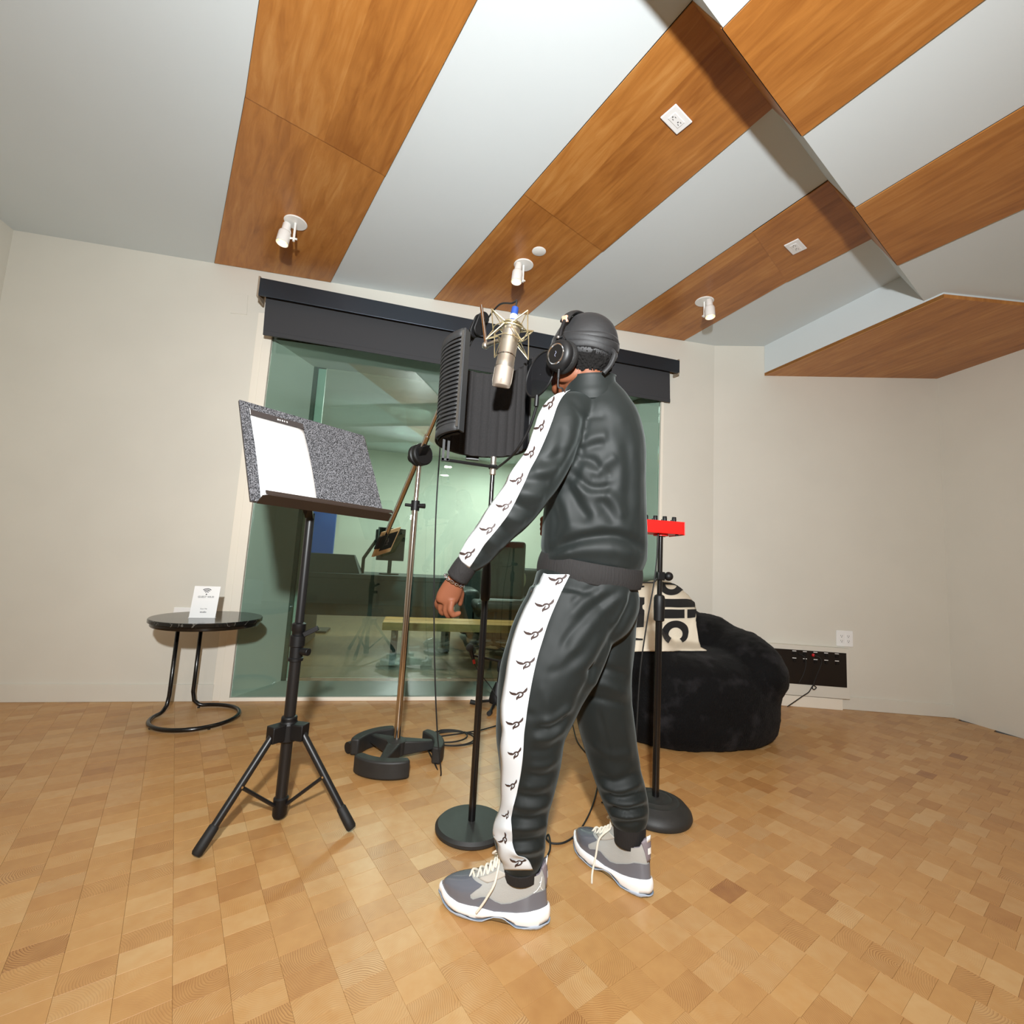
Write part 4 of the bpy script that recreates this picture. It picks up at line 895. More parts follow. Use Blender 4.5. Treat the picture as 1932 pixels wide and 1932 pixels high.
hm = aty(887, 1222, YQ-.04); dm = thing('dynamic_microphone', 'small black microphone with a round grille on the low boom stand', 'microphone', hm)
MB().ball(hm, .0265, 20, 14).build('grille_ball', mat('dark_mesh', (44, 46, 44), .7, bump=.8, bscale=900, bdist=.002), dm)
hb = aty(893, 1244, YQ-.04); MB().tube([hm, hb], [.016, .011], n=14).build('handle', 'black_metal', dm)
hc_ = aty(895, 1252, YQ-.04); MB().tube([hb, hc_], .009, n=12).build('plug_ring', mat('red_ring', (196, 52, 38), .4), dm)
q = smooth_path([hc_, aty(905, 1270, YQ-.04), aty(925, 1295, YQ-.05), aty(937, 1315, YQ-.07), aty(944, 1326, YQ-.09), atz(960, 1345, .005), atz(1010, 1352, .005)], 6)
tag(MB().tube(q, .003, n=8).build('floor_cable', 'black_rubber', angle=180), 'thin black cable running from the low ball-headed microphone to the floor', 'cable')
q = smooth_path([atz(1060, 1330, .004), atz(1078, 1360, .004), atz(1090, 1400, .004), atz(1122, 1440, .004), atz(1128, 1475, .004), atz(1118, 1520, .004), atz(1095, 1565, .004), atz(1068, 1588, .004), atz(1042, 1591, .004), atz(1031, 1582, .006), atz(1035, 1575, .008), atz(1038, 1590, .008), atz(1036, 1608, .004), atz(1020, 1632, .004), atz(990, 1640, .004)], 8)
tag(MB().tube(q, .0032, n=8).build('looped_cable', 'black_rubber', angle=180), 'black cable curling across the floor between the two shoes', 'cable')

# ================================================================== CONTROL ROOM FURNITURE
dsk = thing('mixing_desk', 'dark studio desk seen through the glass', 'desk', (-.2, 5.0, 0))
darkM = mat('dark_desk', (24, 30, 32), .45); 
MB().box((-.35, 5.1, .72), (1.5, .75, .05)).build('desk_top', darkM, dsk, smooth=False, bevel=.006)
MB().box((-.35, 4.76, .52), (1.5, .04, .36)).build('back_panel', darkM, dsk, smooth=False, bevel=.004)
for x in (-1.06, .36): MB().box((x, 5.1, .36), (.05, .7, .70)).build('side_panel', darkM, dsk, smooth=False, bevel=.004)
MB().hexa([(-1.05, 4.78, .745), (-.55, 4.78, .745), (-.55, 5.05, .745), (-1.05, 5.05, .745)], [(-1.05, 4.80, .93), (-.62, 4.80, .93), (-.62, 4.9, .93), (-1.05, 4.9, .93)]).build('rack_turret', darkM, dsk, smooth=False, bevel=.005)
for x, lab in ((-.28, 'dark computer screen on the studio desk behind the glass'),):
    mo = thing('computer_monitor', lab, 'monitor', (x, 4.95, .745))
    MB().box((x, 4.95, 1.06), (.30, .03, .34), rz=.5).build('screen', 'black_gloss', mo, smooth=False, bevel=.004); MB().cyl((x, 4.98, .75), (x, 4.98, .95), .02).build('neck', 'black_plastic', mo); MB().lathe([(.001, 0), (.1, 0), (.1, .012), (.001, .014)], (x, 4.98, .745)).build('foot', 'black_plastic', mo)
t = thing('desk_phone_arm', 'black jointed lamp arm on the studio desk behind the glass', 'lamp', (-.62, 5.0, .745))
MB().tube([(-.55, 5.0, .745), (-.55, 5.0, .9), (-.42, 4.98, 1.12)], .018, n=10).build('arm', 'black_plastic', t); MB().box((-.40, 4.98, 1.15), (.09, .05, .12), rz=.4).build('head', 'black_plastic', t, smooth=False, bevel=.01)
t = thing('blue_screen', 'tall deep blue display standing at the left of the control room', 'screen', (-1.3, 5.9, 0))
MB().box((-1.18, 5.9, 1.25), (.34, .05, 1.0)).build('panel', mat('blue_display', (16, 52, 110), .3, emis=(10, 60, 140), estr=.25), t, smooth=False, bevel=.006); MB().box((-1.18, 5.9, .38), (.08, .05, .75)).build('post', 'black_metal', t, smooth=False); MB().box((-1.18, 5.9, .012), (.4, .3, .024)).build('base', 'black_metal', t, smooth=False, bevel=.004)
t = thing('wall_loudspeaker', 'large dark screen high on the control room wall', 'screen', aty(735, 715, 7.55))
a, c = aty(678, 690, 7.55), aty(862, 742, 7.55)
MB().box(((a.x+c.x)/2, 7.55, (a.z+c.z)/2), (c.x-a.x, .06, abs(a.z-c.z))).build('panel', mat('dark_screen', (34, 32, 30), .3), t, smooth=False, bevel=.006)
MB().box(((a.x+c.x)/2, 7.595, (a.z+c.z)/2), (.3, .03, .2)).build('bracket', 'black_metal', t, smooth=False)
sf = thing('sofa', 'black sofa against the far side of the control room', 'sofa', (1.5, 5.6, 0)); blk = mat('black_leather', (20, 22, 22), .5, bump=.3, bscale=90)
MB().box((1.55, 5.6, .24), (1.9, .85, .36)).build('seat_base', blk, sf, bevel=.05, seg=3); MB().box((1.55, 5.95, .60), (1.9, .25, .55)).build('backrest', blk, sf, bevel=.07, seg=3)
for x in (.62, 2.48): MB().box((x, 5.6, .36), (.22, .85, .5)).build('armrest', blk, sf, bevel=.06, seg=3)
for x in (1.1, 2.0): MB().box((x, 5.52, .46), (.82, .7, .12)).build('seat_cushion', blk, sf, bevel=.04, seg=3)
for x in (.75, 2.35): MB().cyl((x, 5.3, 0), (x, 5.3, .07), .02).build('leg', 'black_metal', sf)
b = MB(); b.ball((1.12, 5.68, .74), (.25, .09, .22), 24, 16, R=Matrix.Rotation(-.3, 3, 'X')); o = b.build('cushion', mat('sage_fabric', (150, 146, 118), .9, bump=.3, bscale=200)); tag(o, 'pale cushion leaning on the black sofa behind the glass', 'cushion')
ct = thing('bench', 'low wooden bench just behind the glass', 'bench', (.35, 4.35, 0))
for i in range(2): MB().box((.42, 4.28+i*.2, .33), (1.35, .18, .07)).build('plank', mat('oak_plank', (176, 132, 76), .5, var=.2, vscale=6, stretch=(.3, 4, 4)), ct, smooth=False, bevel=.004)
for x in (-.15, 1.0):
    b = MB(); b.box((x, 4.24, .15), (.05, .05, .3)); b.build('leg', 'black_metal', ct, smooth=False); b = MB(); b.box((x, 4.52, .15), (.05, .05, .3)); b.build('leg', 'black_metal', ct, smooth=False)
oc = thing('office_chair', 'black office chair beside the studio desk behind the glass', 'chair', (.85, 4.85, 0))
MB().box((.85, 4.83, .48), (.48, .48, .09)).build('seat', blk, oc, bevel=.035, seg=3); MB().box((.92, 4.859, .86), (.46, .08, .62)).build('backrest', blk, oc, bevel=.035, seg=3); MB().cyl((.85, 4.85, .06), (.85, 4.85, .45), .025).build('column', 'black_metal', oc)
for i in range(5):
    t_ = i*1.2566; MB().tube([(.85, 4.85, .09), (.85+.28*math.cos(t_), 4.85+.28*math.sin(t_), .06)], .018, n=8).build('base_arm', 'black_plastic', oc); MB().ball((.85+.28*math.cos(t_), 4.85+.28*math.sin(t_), .03), .028, 12, 8).build('caster', 'black_rubber', oc)

# ================================================================== THE SINGER
person = thing('person', 'person in a black tracksuit with white winged stripes singing at the microphone', 'person', (.52, 1.36, 0))
skinM = mat('skin', (108, 63, 41), .58, spec=.28, var=.10, vscale=14, bump=.12, bscale=240, bdist=.0008)
m, nt, bsd = nodes('track_cloth'); tcn = N(nt, 'ShaderNodeTexCoord')
bsd.inputs['Base Color'].default_value = srgb(21, 25, 24); bsd.inputs['Roughness'].default_value = .60; bsd.inputs['Specular IOR Level'].default_value = .24
bsd.inputs['Sheen Weight'].default_value = .10; bsd.inputs['Sheen Roughness'].default_value = .45; bsd.inputs['Sheen Tint'].default_value = (.8, .9, .88, 1)
n1 = N(nt, 'ShaderNodeTexNoise', Scale=900.0, Detail=1.0); nt.links.new(tcn.outputs['Object'], n1.inputs['Vector']); bp = N(nt, 'ShaderNodeBump', Strength=.15, Distance=.0006)
nt.links.new(n1.outputs['Fac'], bp.inputs['Height']); nt.links.new(bp.outputs[0], bsd.inputs['Normal']); MATS['cloth'] = m
mat('rib_knit', (22, 19, 18), .85, bump=.9, bscale=340, bdist=.002, stretch=(1, 1, .06))
mat('stripe_white', (196, 199, 201), .6, bump=.1, bscale=500, bdist=.0005)
mat('emblem_ink', (52, 36, 32), .6)

def loft(B, path, n=28, sub=6, sq=2.0):
    """tube through (column, row, distance, half width in columns, half depth in metres)"""
    P = smooth_path(path, sub); Cc = [at(q[0], q[1], q[2]) for q in P]; rows = []
    for i, q in enumerate(P):
        t = (Cc[min(i+1, len(P)-1)]-Cc[max(i-1, 0)]).normalized(); vw = (Cc[i]-CAM).normalized()
        u = t.cross(vw).normalized(); v = u.cross(t).normalized(); a = q[3]*q[2]/FPX; b_ = q[4]
        f = lambda c: math.copysign(abs(c)**(2/sq), c)
        rows.append([Cc[i]+u*(a*f(math.cos(2*math.pi*k/n)))+v*(b_*f(math.sin(2*math.pi*k/n))) for k in range(n)])
    o = len(B.v); B.grid(rows, closed=True); m_ = len(rows)
    B.add([Cc[0], Cc[-1]], []); c0, c1 = len(B.v)-2, len(B.v)-1
    for k in range(n):
        B.f.append((c0, o+(k+1) % n, o+k)); B.f.append((c1, o+(m_-1)*n+k, o+(m_-1)*n+(k+1) % n)); B.m += [0, 0]
    return rows
def sculpt(me, strokes, noise=.0022, nsc=16, seed=1):
    """creases and ridges along lines seen on the cloth (column,row lists, width, height)"""
    co = coords(me); no = normals(me); V = co-np.array(CAM); z = V@np.array(fw)
    X = 966+FPX*(V@np.array(RT))/z; Y = 966-FPX*(V@np.array(UP))/z
    face = np.clip(-(no*(V/np.linalg.norm(V, axis=1)[:, None])).sum(1)*2.2+.15, 0, 1)
    d = noise*vnoise(co*nsc, seed)+noise*.5*vnoise(co*nsc*2.3, seed+4)
    for pts, w_, amp in strokes:
        w_ = w_*1.15
        Q = np.array(smooth_path(pts, 8)) if len(pts) > 2 else np.array([np.array(pts[0])+(np.array(pts[1])-np.array(pts[0]))*t for t in np.linspace(0, 1, 9)], float)
        best = np.full(len(co), 1e9); par = np.zeros(len(co))
        for i in range(len(Q)-1):
            a, b_ = Q[i], Q[i+1]; ab = b_-a; L2 = ab@ab+1e-9
            t = np.clip(((X-a[0])*ab[0]+(Y-a[1])*ab[1])/L2, 0, 1); dd = np.hypot(X-a[0]-t*ab[0], Y-a[1]-t*ab[1])
            s = dd < best; best[s] = dd[s]; par[s] = (i+t[s])/(len(Q)-1)
        ends = np.clip(np.minimum(par, 1-par)*6+.25, 0, 1)
        d = d+amp*np.exp(-(best/w_)**2)*face*ends
    co = co+no*d[:, None]; E_ = np.empty(len(me.edges)*2, 'i'); me.edges.foreach_get('vertices', E_); E_ = E_.reshape(-1, 2)
    cnt = np.bincount(E_.ravel(), minlength=len(co))[:, None]
    for it in range(3):
        acc = np.zeros_like(co); np.add.at(acc, E_[:, 0], co[E_[:, 1]]); np.add.at(acc, E_[:, 1], co[E_[:, 0]]); co = co*.45+.55*acc/np.maximum(cnt, 1)
    setco(me, co); return me
def tree_of(me): return BVHTree.FromPolygons([Vector(c) for c in coords(me)], [tuple(q.vertices) for q in me.polygons])

# ---- jacket: trunk and both sleeves as one skin
TORSO = [(1116, 1068, 1.395, 92, .118), (1119, 1040, 1.40, 99, .126), (1120, 1005, 1.405, 98, .126), (1122, 960, 1.41, 95, .124), (1126, 905, 1.415, 90, .126), (1130, 850, 1.42, 85, .128), (1131, 805, 1.425, 76, .122), (1126, 770, 1.425, 64, .108), (1119, 742, 1.42, 50, .085), (1112, 720, 1.415, 35, .066)]
SLEEVE = [(1096, 772, 1.385, 34, .06), (1066, 786, 1.345, 43, .068), (1050, 830, 1.32, 46, .072), (1032, 872, 1.30, 44, .070), (1003, 915, 1.28, 45, .068), (975, 956, 1.275, 42, .064), (937, 998, 1.28, 35, .056), (904, 1040, 1.29, 30, .048), (882, 1064, 1.295, 23, .038)]
RSLEEVE = [(1160, 790, 1.48, 40, .065), (1172, 850, 1.55, 36, .062), (1168, 930, 1.62, 34, .058), (1130, 985, 1.70, 30, .052), (1085, 990, 1.74, 25, .045)]
B = MB(); loft(B, TORSO, sq=2.3); loft(B, SLEEVE); loft(B, RSLEEVE)
jme = fused(B, .0055, 4)
JF = [([(1073, 748), (1092, 769), (1103, 790), (1099, 815), (1092, 838), (1073, 873), (1044, 922)], 7, -.007), ([(1103, 791), (1119, 786), (1142, 785)], 4, -.004),
      ([(1094, 838), (1120, 826), (1148, 822)], 10, .008), ([(1090, 852), (1115, 842), (1142, 836)], 7, -.007), ([(1085, 865), (1112, 868), (1136, 882)], 8, -.009), ([(1128, 878), (1145, 872), (1162, 860)], 9, .008), ([(1098, 878), (1115, 890), (1135, 896)], 9, .007),
      ([(1074, 888), (1105, 916), (1132, 922), (1156, 914)], 7, -.009), ([(1112, 903), (1135, 903), (1156, 892)], 7, -.006), ([(1090, 890), (1118, 908), (1150, 904)], 8, .006), ([(1084, 905), (1108, 930), (1140, 935)], 10, .007),
      ([(1068, 904), (1090, 948), (1112, 984)], 9, -.008), ([(1082, 905), (1104, 945), (1130, 980)], 12, .007), ([(1140, 928), (1162, 950), (1176, 980)], 10, .009), ([(1128, 940), (1148, 965), (1158, 992)], 9, -.006), ([(1052, 925), (1070, 965), (1080, 1000)], 10, .007), ([(1040, 950), (1050, 985), (1046, 1020)], 7, -.006),
      ([(1164, 830), (1172, 880), (1168, 930)], 10, .004), ([(1176, 820), (1186, 880), (1186, 940), (1180, 990)], 9, -.004), ([(1196, 830), (1202, 900), (1202, 970)], 10, .004),
      ([(1036, 1040), (1096, 1017), (1154, 1010), (1192, 1020), (1218, 1034)], 8, -.014), ([(1060, 1008), (1110, 996), (1160, 992), (1200, 1004)], 14, .007), ([(1040, 1058), (1090, 1038), (1150, 1036), (1205, 1046)], 11, .007), ([(1024, 1062), (1050, 1048), (1080, 1036)], 7, .006),
      ([(1018, 870), (1042, 866), (1066, 852)], 8, -.006), ([(1006, 892), (1034, 888), (1056, 880)], 9, .007), ([(985, 908), (1012, 906), (1040, 908)], 8, -.007), ([(972, 928), (1000, 934), (1028, 940)], 10, .008), ([(958, 944), (985, 958), (1012, 968)], 8, -.009), ([(942, 965), (970, 980), (990, 988)], 9, .007), ([(926, 978), (948, 998), (968, 1010)], 7, -.007), ([(905, 1003), (930, 1024), (946, 1032)], 8, .006), ([(890, 1018), (912, 1042), (925, 1056)], 6, -.006), ([(872, 1042), (893, 1060), (908, 1070)], 6, .005),
      ([(1080, 775), (1076, 815), (1066, 850)], 10, .004), ([(1064, 800), (1058, 840), (1046, 868)], 7, -.004), ([(1120, 758), (1155, 772), (1182, 798)], 12, .003)]
sculpt(jme, JF, .0016, 13, 2); jtree = tree_of(jme)
jacket = mesh_obj('jacket', jme, 'cloth', person)
def band(path, name, parent, material, solid=.004, sub=5, n=40):
    """open ribbed band made of rings"""
    B = MB(); P = smooth_path(path, sub); Cc = [at(q[0], q[1], q[2]) for q in P]; rows = []
    t = (Cc[-1]-Cc[0]).normalized()
    for i, q in enumerate(P):
        vw = (Cc[i]-CAM).normalized(); u = t.cross(vw).normalized(); v = u.cross(t).normalized()
        rows.append([Cc[i]+u*(q[3]*q[2]/FPX*math.cos(2*math.pi*k/n))+v*(q[4]*math.sin(2*math.pi*k/n)) for k in range(n)])
    return B.grid(rows, closed=True).build(name, material, parent, solid=solid, angle=180)
band([(1115, 1056, 1.395, 94, .122), (1113, 1068, 1.395, 97, .126), (1111, 1080, 1.395, 98, .127), (1109, 1092, 1.395, 97, .125)], 'waistband', jacket, 'rib_knit')
band([(884, 1060, 1.293, 20, .036), (874, 1074, 1.295, 21, .036), (863, 1090, 1.298, 20.5, .034)], 'cuff', jacket, 'rib_knit')
band([(1092, 990, 1.735, 22, .04), (1070, 992, 1.75, 21, .038)], 'cuff', jacket, 'rib_knit')
band([(1116, 760, 1.414, 47, .084), (1115, 746, 1.412, 49, .084), (1114, 734, 1.41, 46.5, .078), (1114, 718, 1.408, 44, .074), (1115, 712, 1.407, 45, .075)], 'collar', jacket, 'cloth', solid=.006)

# ---- trousers
PELV = [(1112, 1075, 1.39, 88, .115), (1106, 1105, 1.39, 98, .124), (1102, 1140, 1.39, 100, .124), (1098, 1180, 1.385, 86, .112), (1096, 1215, 1.385, 50, .08)]
LLEG = [(1078, 1120, 1.36, 80, .105), (1070, 1165, 1.345, 91, .11), (1050, 1222, 1.32, 94, .108), (1026, 1280, 1.295, 87, .102), (1012, 1330, 1.28, 77, .094), (1002, 1380, 1.27, 67, .086), (1000, 1430, 1.263, 60, .078), (996, 1480, 1.256, 52, .070), (990, 1530, 1.25, 45, .066), (981, 1572, 1.245, 50, .068), (986, 1606, 1.242, 43, .060), (984, 1628, 1.24, 36, .052), (984, 1640, 1.239, 32, .046)]
RLEG = [(1150, 1120, 1.44, 54, .095), (1146, 1200, 1.45, 52, .095), (1136, 1275, 1.455, 54, .092), (1140, 1345, 1.455, 54, .088), (1153, 1410, 1.45, 49, .080), (1165, 1460, 1.435, 45, .073), (1177, 1500, 1.42, 43, .068), (1184, 1525, 1.412, 39, .062), (1187, 1548, 1.406, 34, .055), (1188, 1562, 1.403, 27, .045)]
B = MB(); loft(B, PELV, sq=2.3); loft(B, LLEG); loft(B, RLEG)
pme = fused(B, .0055, 4)
PF = [([(1200, 1105), (1185, 1150), (1150, 1215), (1088, 1335)], 7, -.012), ([(1190, 1108), (1140, 1150), (1100, 1200), (1070, 1240)], 9, .006), ([(1178, 1112), (1130, 1140), (1080, 1190), (1058, 1225)], 6, -.005), ([(1150, 1108), (1105, 1135), (1075, 1165)], 7, .005), ([(1130, 1104), (1100, 1120), (1078, 1140)], 5, -.004),
      ([(1185, 1125), (1175, 1150), (1160, 1180)], 5, .006), ([(1140, 1195), (1110, 1240), (1080, 1270)], 10, .004), ([(1100, 1230), (1060, 1262), (1030, 1270)], 7, -.003),
      ([(1080, 1330), (1050, 1355), (1020, 1362)], 6, .008), ([(1076, 1348), (1045, 1372), (1010, 1376)], 5, -.008), ([(1066, 1372), (1040, 1392), (1005, 1394)], 6, .007), ([(1062, 1395), (1035, 1414), (1000, 1416)], 5, -.005), ([(960, 1330), (985, 1345), (1010, 1350)], 6, -.004), ([(1020, 1290), (1035, 1330), (1030, 1370)], 9, .003),
      ([(1055, 1430), (1030, 1445), (1000, 1446)], 6, .006), ([(1048, 1455), (1025, 1465), (995, 1462)], 5, -.006), ([(1042, 1478), (1015, 1486), (985, 1484)], 6, .006), ([(1038, 1500), (1010, 1506), (975, 1500)], 5, -.008), ([(1038, 1515), (1005, 1524), (965, 1520)], 6, .007), ([(1035, 1535), (1000, 1546), (955, 1540)], 5, -.009), ([(1034, 1552), (1000, 1562), (940, 1562)], 7, .010), ([(1032, 1578), (1000, 1588), (950, 1592)], 5, -.011), ([(1030, 1595), (1000, 1604), (962, 1606)], 6, .009), ([(1026, 1616), (1000, 1624), (965, 1622)], 4, -.008),
      ([(1108, 1270), (1140, 1262), (1185, 1275)], 6, -.007), ([(1104, 1290), (1140, 1292), (1188, 1312)], 8, .008), ([(1100, 1312), (1140, 1320), (1190, 1332)], 5, -.006), ([(1190, 1200), (1185, 1240), (1188, 1290)], 6, .005), ([(1130, 1340), (1145, 1400), (1150, 1440)], 3.5, -.004), ([(1112, 1400), (1150, 1425), (1195, 1420)], 7, .004), ([(1175, 1360), (1185, 1410), (1190, 1440)], 7, .004),
      ([(1126, 1462), (1160, 1475), (1208, 1455)], 6, -.007), ([(1132, 1478), (1165, 1492), (1214, 1475)], 6, .010), ([(1140, 1498), (1175, 1506), (1220, 1494)], 4, -.012), ([(1142, 1508), (1180, 1518), (1222, 1506)], 6, .010), ([(1148, 1524), (1185, 1530), (1222, 1522)], 4, -.012), ([(1148, 1534), (1185, 1541), (1220, 1536)], 5, .010), ([(1155, 1550), (1185, 1553), (1216, 1548)], 4, -.007)]
sculpt(pme, PF, .0016, 13, 7); ptree = tree_of(pme)
trousers = mesh_obj('trousers', pme, 'cloth', person)
band([(984, 1630, 1.24, 34, .050), (984, 1640, 1.239, 34, .049), (985, 1650, 1.238, 33, .047)], 'ankle_cuff', trousers, 'rib_knit')
band([(1188, 1548, 1.404, 29, .047), (1188, 1568, 1.402, 28.5, .046), (1188, 1588, 1.40, 27.5, .044)], 'ankle_cuff', trousers, 'rib_knit')
q = [at(1006, 1104, 1.30), at(1001, 1116, 1.295)]
h0, hn = hitpx(1009, 1104, ptree); h1, _ = hitpx(1003, 1118, ptree)
if h0 is not None and h1 is not None: MB().tube([h0+hn*.003, h1+hn*.003], .0018, n=6).build('pocket_zip', 'chrome', trousers)

# ---- white stripes laid on the cloth, with their winged emblems
def strip(name, tree, left, right, rows_n, cols=10, off=.0022):
    Ln, Rn = np.array(smooth_path(left, 8)), np.array(smooth_path(right, 8))
    rs = lambda Q, t: np.array([np.interp(t, np.linspace(0, 1, len(Q)), Q[:, k]) for k in (0, 1)]).T
    ts = np.linspace(0, 1, rows_n); A_, B_ = rs(Ln, ts), rs(Rn, ts); rows = []
    for a, c in zip(A_, B_):
        row = [None]*(cols+1)
        for i in range(cols, -1, -1):
            p = a+(c-a)*i/cols; hp, hn = hitpx(p[0], p[1], tree)
            if hp is not None and (row[i+1] is None if i < cols else True or True):
                row[i] = (hp, hn)
            elif hp is not None: row[i] = (hp, hn)
        # where the cloth curves out of sight, wrap on along the surface
        known = [i for i in range(cols+1) if row[i] is not None]
        if not known: continue
        for i in range(cols+1):
            if row[i] is None:
                k = min(known, key=lambda q_: abs(q_-i)); hp, hn = row[k]; st = (a+(c-a)*i/cols)-(a+(c-a)*k/cols)
                g = hp+(RT*st[0]-UP*st[1])*((hp-CAM).dot(fw)/FPX)*.9+fw*(abs(st[0])*.0016); nr = tree.find_nearest(g); row[i] = (nr[0], nr[1])
        # one more step round the back edge
        hp, hn = row[0]; g = hp-RT*.008+fw*.016; nr = tree.find_nearest(g); row = [(nr[0], nr[1])]+row
        rows.append([hp+hn*off for hp, hn in row])
    G_ = np.array([[tuple(q_) for q_ in r] for r in rows])
    for it in range(2):
        H_ = G_.copy(); H_[1:-1] = (G_[:-2]+2*G_[1:-1]+G_[2:])/4; G_ = H_
    for r in G_:
        for k_ in range(len(r)):
            nr = tree.find_nearest(Vector(r[k_])); r[k_] = nr[0]+nr[1]*max(off, (Vector(r[k_])-nr[0]).dot(nr[1]))
    b = MB().grid([[Vector(q_) for q_ in r] for r in G_]); o = b.build(name, 'stripe_white', person, solid=.0012, angle=180)
    vs = [Vector(q_) for r in G_ for q_ in r]; C_ = len(G_[0])
    tr = BVHTree.FromPolygons(vs, [(j*C_+i, j*C_+i+1, (j+1)*C_+i+1, (j+1)*C_+i) for j in range(len(G_)-1) for i in range(C_-1)]); return o, tr
EMB = [([(-1.12, -.34), (-.85, -.10), (-.5, .0), (-.2, .05)], (.03, .11, .13, .08)), ([(-.2, .05), (0, -.13), (.3, -.2), (.52, -.08), (.48, .2), (.2, .4), (-.17, .5)], (.08, .09, .08, .10, .08, .08, .09)), ([(.12, .02), (0, .25), (-.17, .5), (-.25, .74)], (.05, .07, .11, .03)), ([(.50, -.14), (.78, -.30), (.98, -.52), (1.1, -.78)], (.08, .11, .12, .03))]
def emblem(parent, tr, cx, cy, sc, rot, sqx=1.0):
    b = MB(); ca, sa = math.cos(rot), math.sin(rot); ok = False
    for pts, wd in EMB:
        P = smooth_path([(x, y, w_) for (x, y), w_ in zip(pts, wd)], 5); L, R = [], []
        for i, q_ in enumerate(P):
            a, c = P[max(i-1, 0)], P[min(i+1, len(P)-1)]; t = np.array([c[0]-a[0], c[1]-a[1]]); t /= np.linalg.norm(t)+1e-9; nn = np.array([-t[1], t[0]])
            for s, lst in ((1, L), (-1, R)):
                x, y = (q_[0]+nn[0]*q_[2]*1.15*s)*sqx, q_[1]+nn[1]*q_[2]*1.15*s
                hp, hn = hitpx(cx+(x*ca-y*sa)*sc, cy+(x*sa+y*ca)*sc, tr)
                if hp is not None and hn.dot(hp-CAM) > 0: hn = -hn
                lst.append(hp+hn*.0026 if hp is not None else None)
        for i in range(len(P)-1):
            qd = (L[i], L[i+1], R[i+1], R[i])
            if all(v is not None for v in qd): b.add(qd, [(0, 1, 2, 3)]); ok = True
    if ok: b.build('emblem', 'emblem_ink', parent, smooth=False, fix=False)
so, st_tr = strip('sleeve_stripe', jtree, [(1096, 725), (1060, 732), (1038, 745), (1023, 758), (1012, 780), (1007, 798), (997, 834), (987, 860), (966, 887), (961, 912), (943, 934), (922, 964), (908, 992), (888, 1015), (869, 1033), (864, 1054)], [(1116, 726), (1090, 730), (1074, 738), (1061, 750), (1051, 769), (1044, 790), (1032, 822), (1017, 856), (1000, 888), (988, 915), (974, 944), (957, 974), (936, 1001), (917, 1024), (902, 1046), (886, 1071)], 120)
for cx, cy, sc, rot, sq in ((1065, 737, 12.5, -.45, 1), (1036, 764, 13.5, -.38, 1), (1020, 806, 12.5, -.42, .9), (1001, 856, 13, -.38, .9), (977, 906, 13, -.32, .95), (952, 955, 13.5, -.1, 1), (921, 999, 13.5, -.1, 1), (882, 1045, 13.5, -.02, 1)): emblem(so, st_tr, cx, cy, sc, rot, sq)
so, st_tr = strip('leg_stripe', ptree, [(1034, 1084), (1024, 1102), (1007, 1130), (990, 1164), (978, 1196), (968, 1236), (963, 1276), (957, 1310), (953, 1336), (953, 1362), (957, 1385), (952, 1420), (953, 1455), (949, 1488), (948, 1515), (940, 1543), (927, 1558), (927, 1572), (936, 1584), (949, 1598), (949, 1620), (953, 1640)], [(1076, 1084), (1066, 1104), (1051, 1136), (1036, 1172), (1025, 1206), (1014, 1242), (1005, 1282), (999, 1314), (995, 1340), (992, 1364), (989, 1386), (987, 1424), (983, 1458), (977, 1490), (971, 1516), (965, 1543), (966, 1560), (967, 1576), (968, 1594), (976, 1612), (994, 1618), (1005, 1640)], 130)
for cx, cy, sc, rot, sq in ((1053, 1094, 15.5, .0, 1), (1028, 1143, 16, .0, 1), (1007, 1196, 16, .0, 1), (992, 1252, 15.5, .02, 1), (979, 1309, 15, -.02, 1), (972, 1365, 14.5, -.03, 1), (972, 1421, 13.5, -.12, .85), (966, 1481, 12.5, -.15, .8), (956, 1538, 11, -.35, .6), (951, 1583, 12, -.7, .8), (977, 1625, 14, .15, 1)): emblem(so, st_tr, cx, cy, sc, rot, sq)

# ---- body: head, neck, trunk, limbs and hands in one skin
rh = Vector((math.cos(YAW), -math.sin(YAW), 0)); fh = Vector((math.sin(YAW), math.cos(YAW), 0)); ALF = math.radians(40)
HF = (-rh*math.cos(ALF)+fh*math.sin(ALF)+Vector((0, 0, .05))).normalized(); HLf = Vector((0, 0, 1)).cross(HF).normalized(); HU = HF.cross(HLf).normalized()
HO = at(1102, 660, 1.41); HS = 1.03; HR = Matrix((HF, HLf, HU)).transposed()
def hd(f, l, u): return HO+(HF*f+HLf*l+HU*u)*HS
B = MB()
for c, r_ in (((0, 0, .008), (.096, .076, .090)), ((.042, 0, -.062), (.056, .057, .070)), ((.070, 0, -.112), (.030, .032, .022)), ((.100, 0, -.046), (.019, .016, .015)), ((.094, 0, -.022), (.012, .011, .030)), ((.093, 0, -.082), (.014, .025, .008)), ((.090, 0, -.096), (.014, .023, .009)), ((.080, 0, .006), (.020, .056, .013)), ((.058, .042, -.052), (.032, .024, .030)), ((.058, -.042, -.052), (.032, .024, .030)), ((.02, .05, -.085), (.045, .014, .03)), ((.02, -.05, -.085), (.045, .014, .03)), ((-.004, .072, -.052), (.018, .012, .028)), ((-.004, -.072, -.052), (.018, .012, .028)), ((.008, 0, -.098), (.055, .048, .045))):
    B.ball(hd(*c), tuple(x_*HS for x_ in r_), 24, 16, R=HR)
nb0 = at(1112, 750, 1.42)
B.tube([hd(-.02, 0, -.03), hd(-.022, 0, -.075), hd(-.03, 0, -.12), nb0], [.056, .052, .052, .050], n=24)
def shrink(path, s, d=0): return [(a, b_, k, w_*s, z*s) for a, b_, k, w_, z in path]
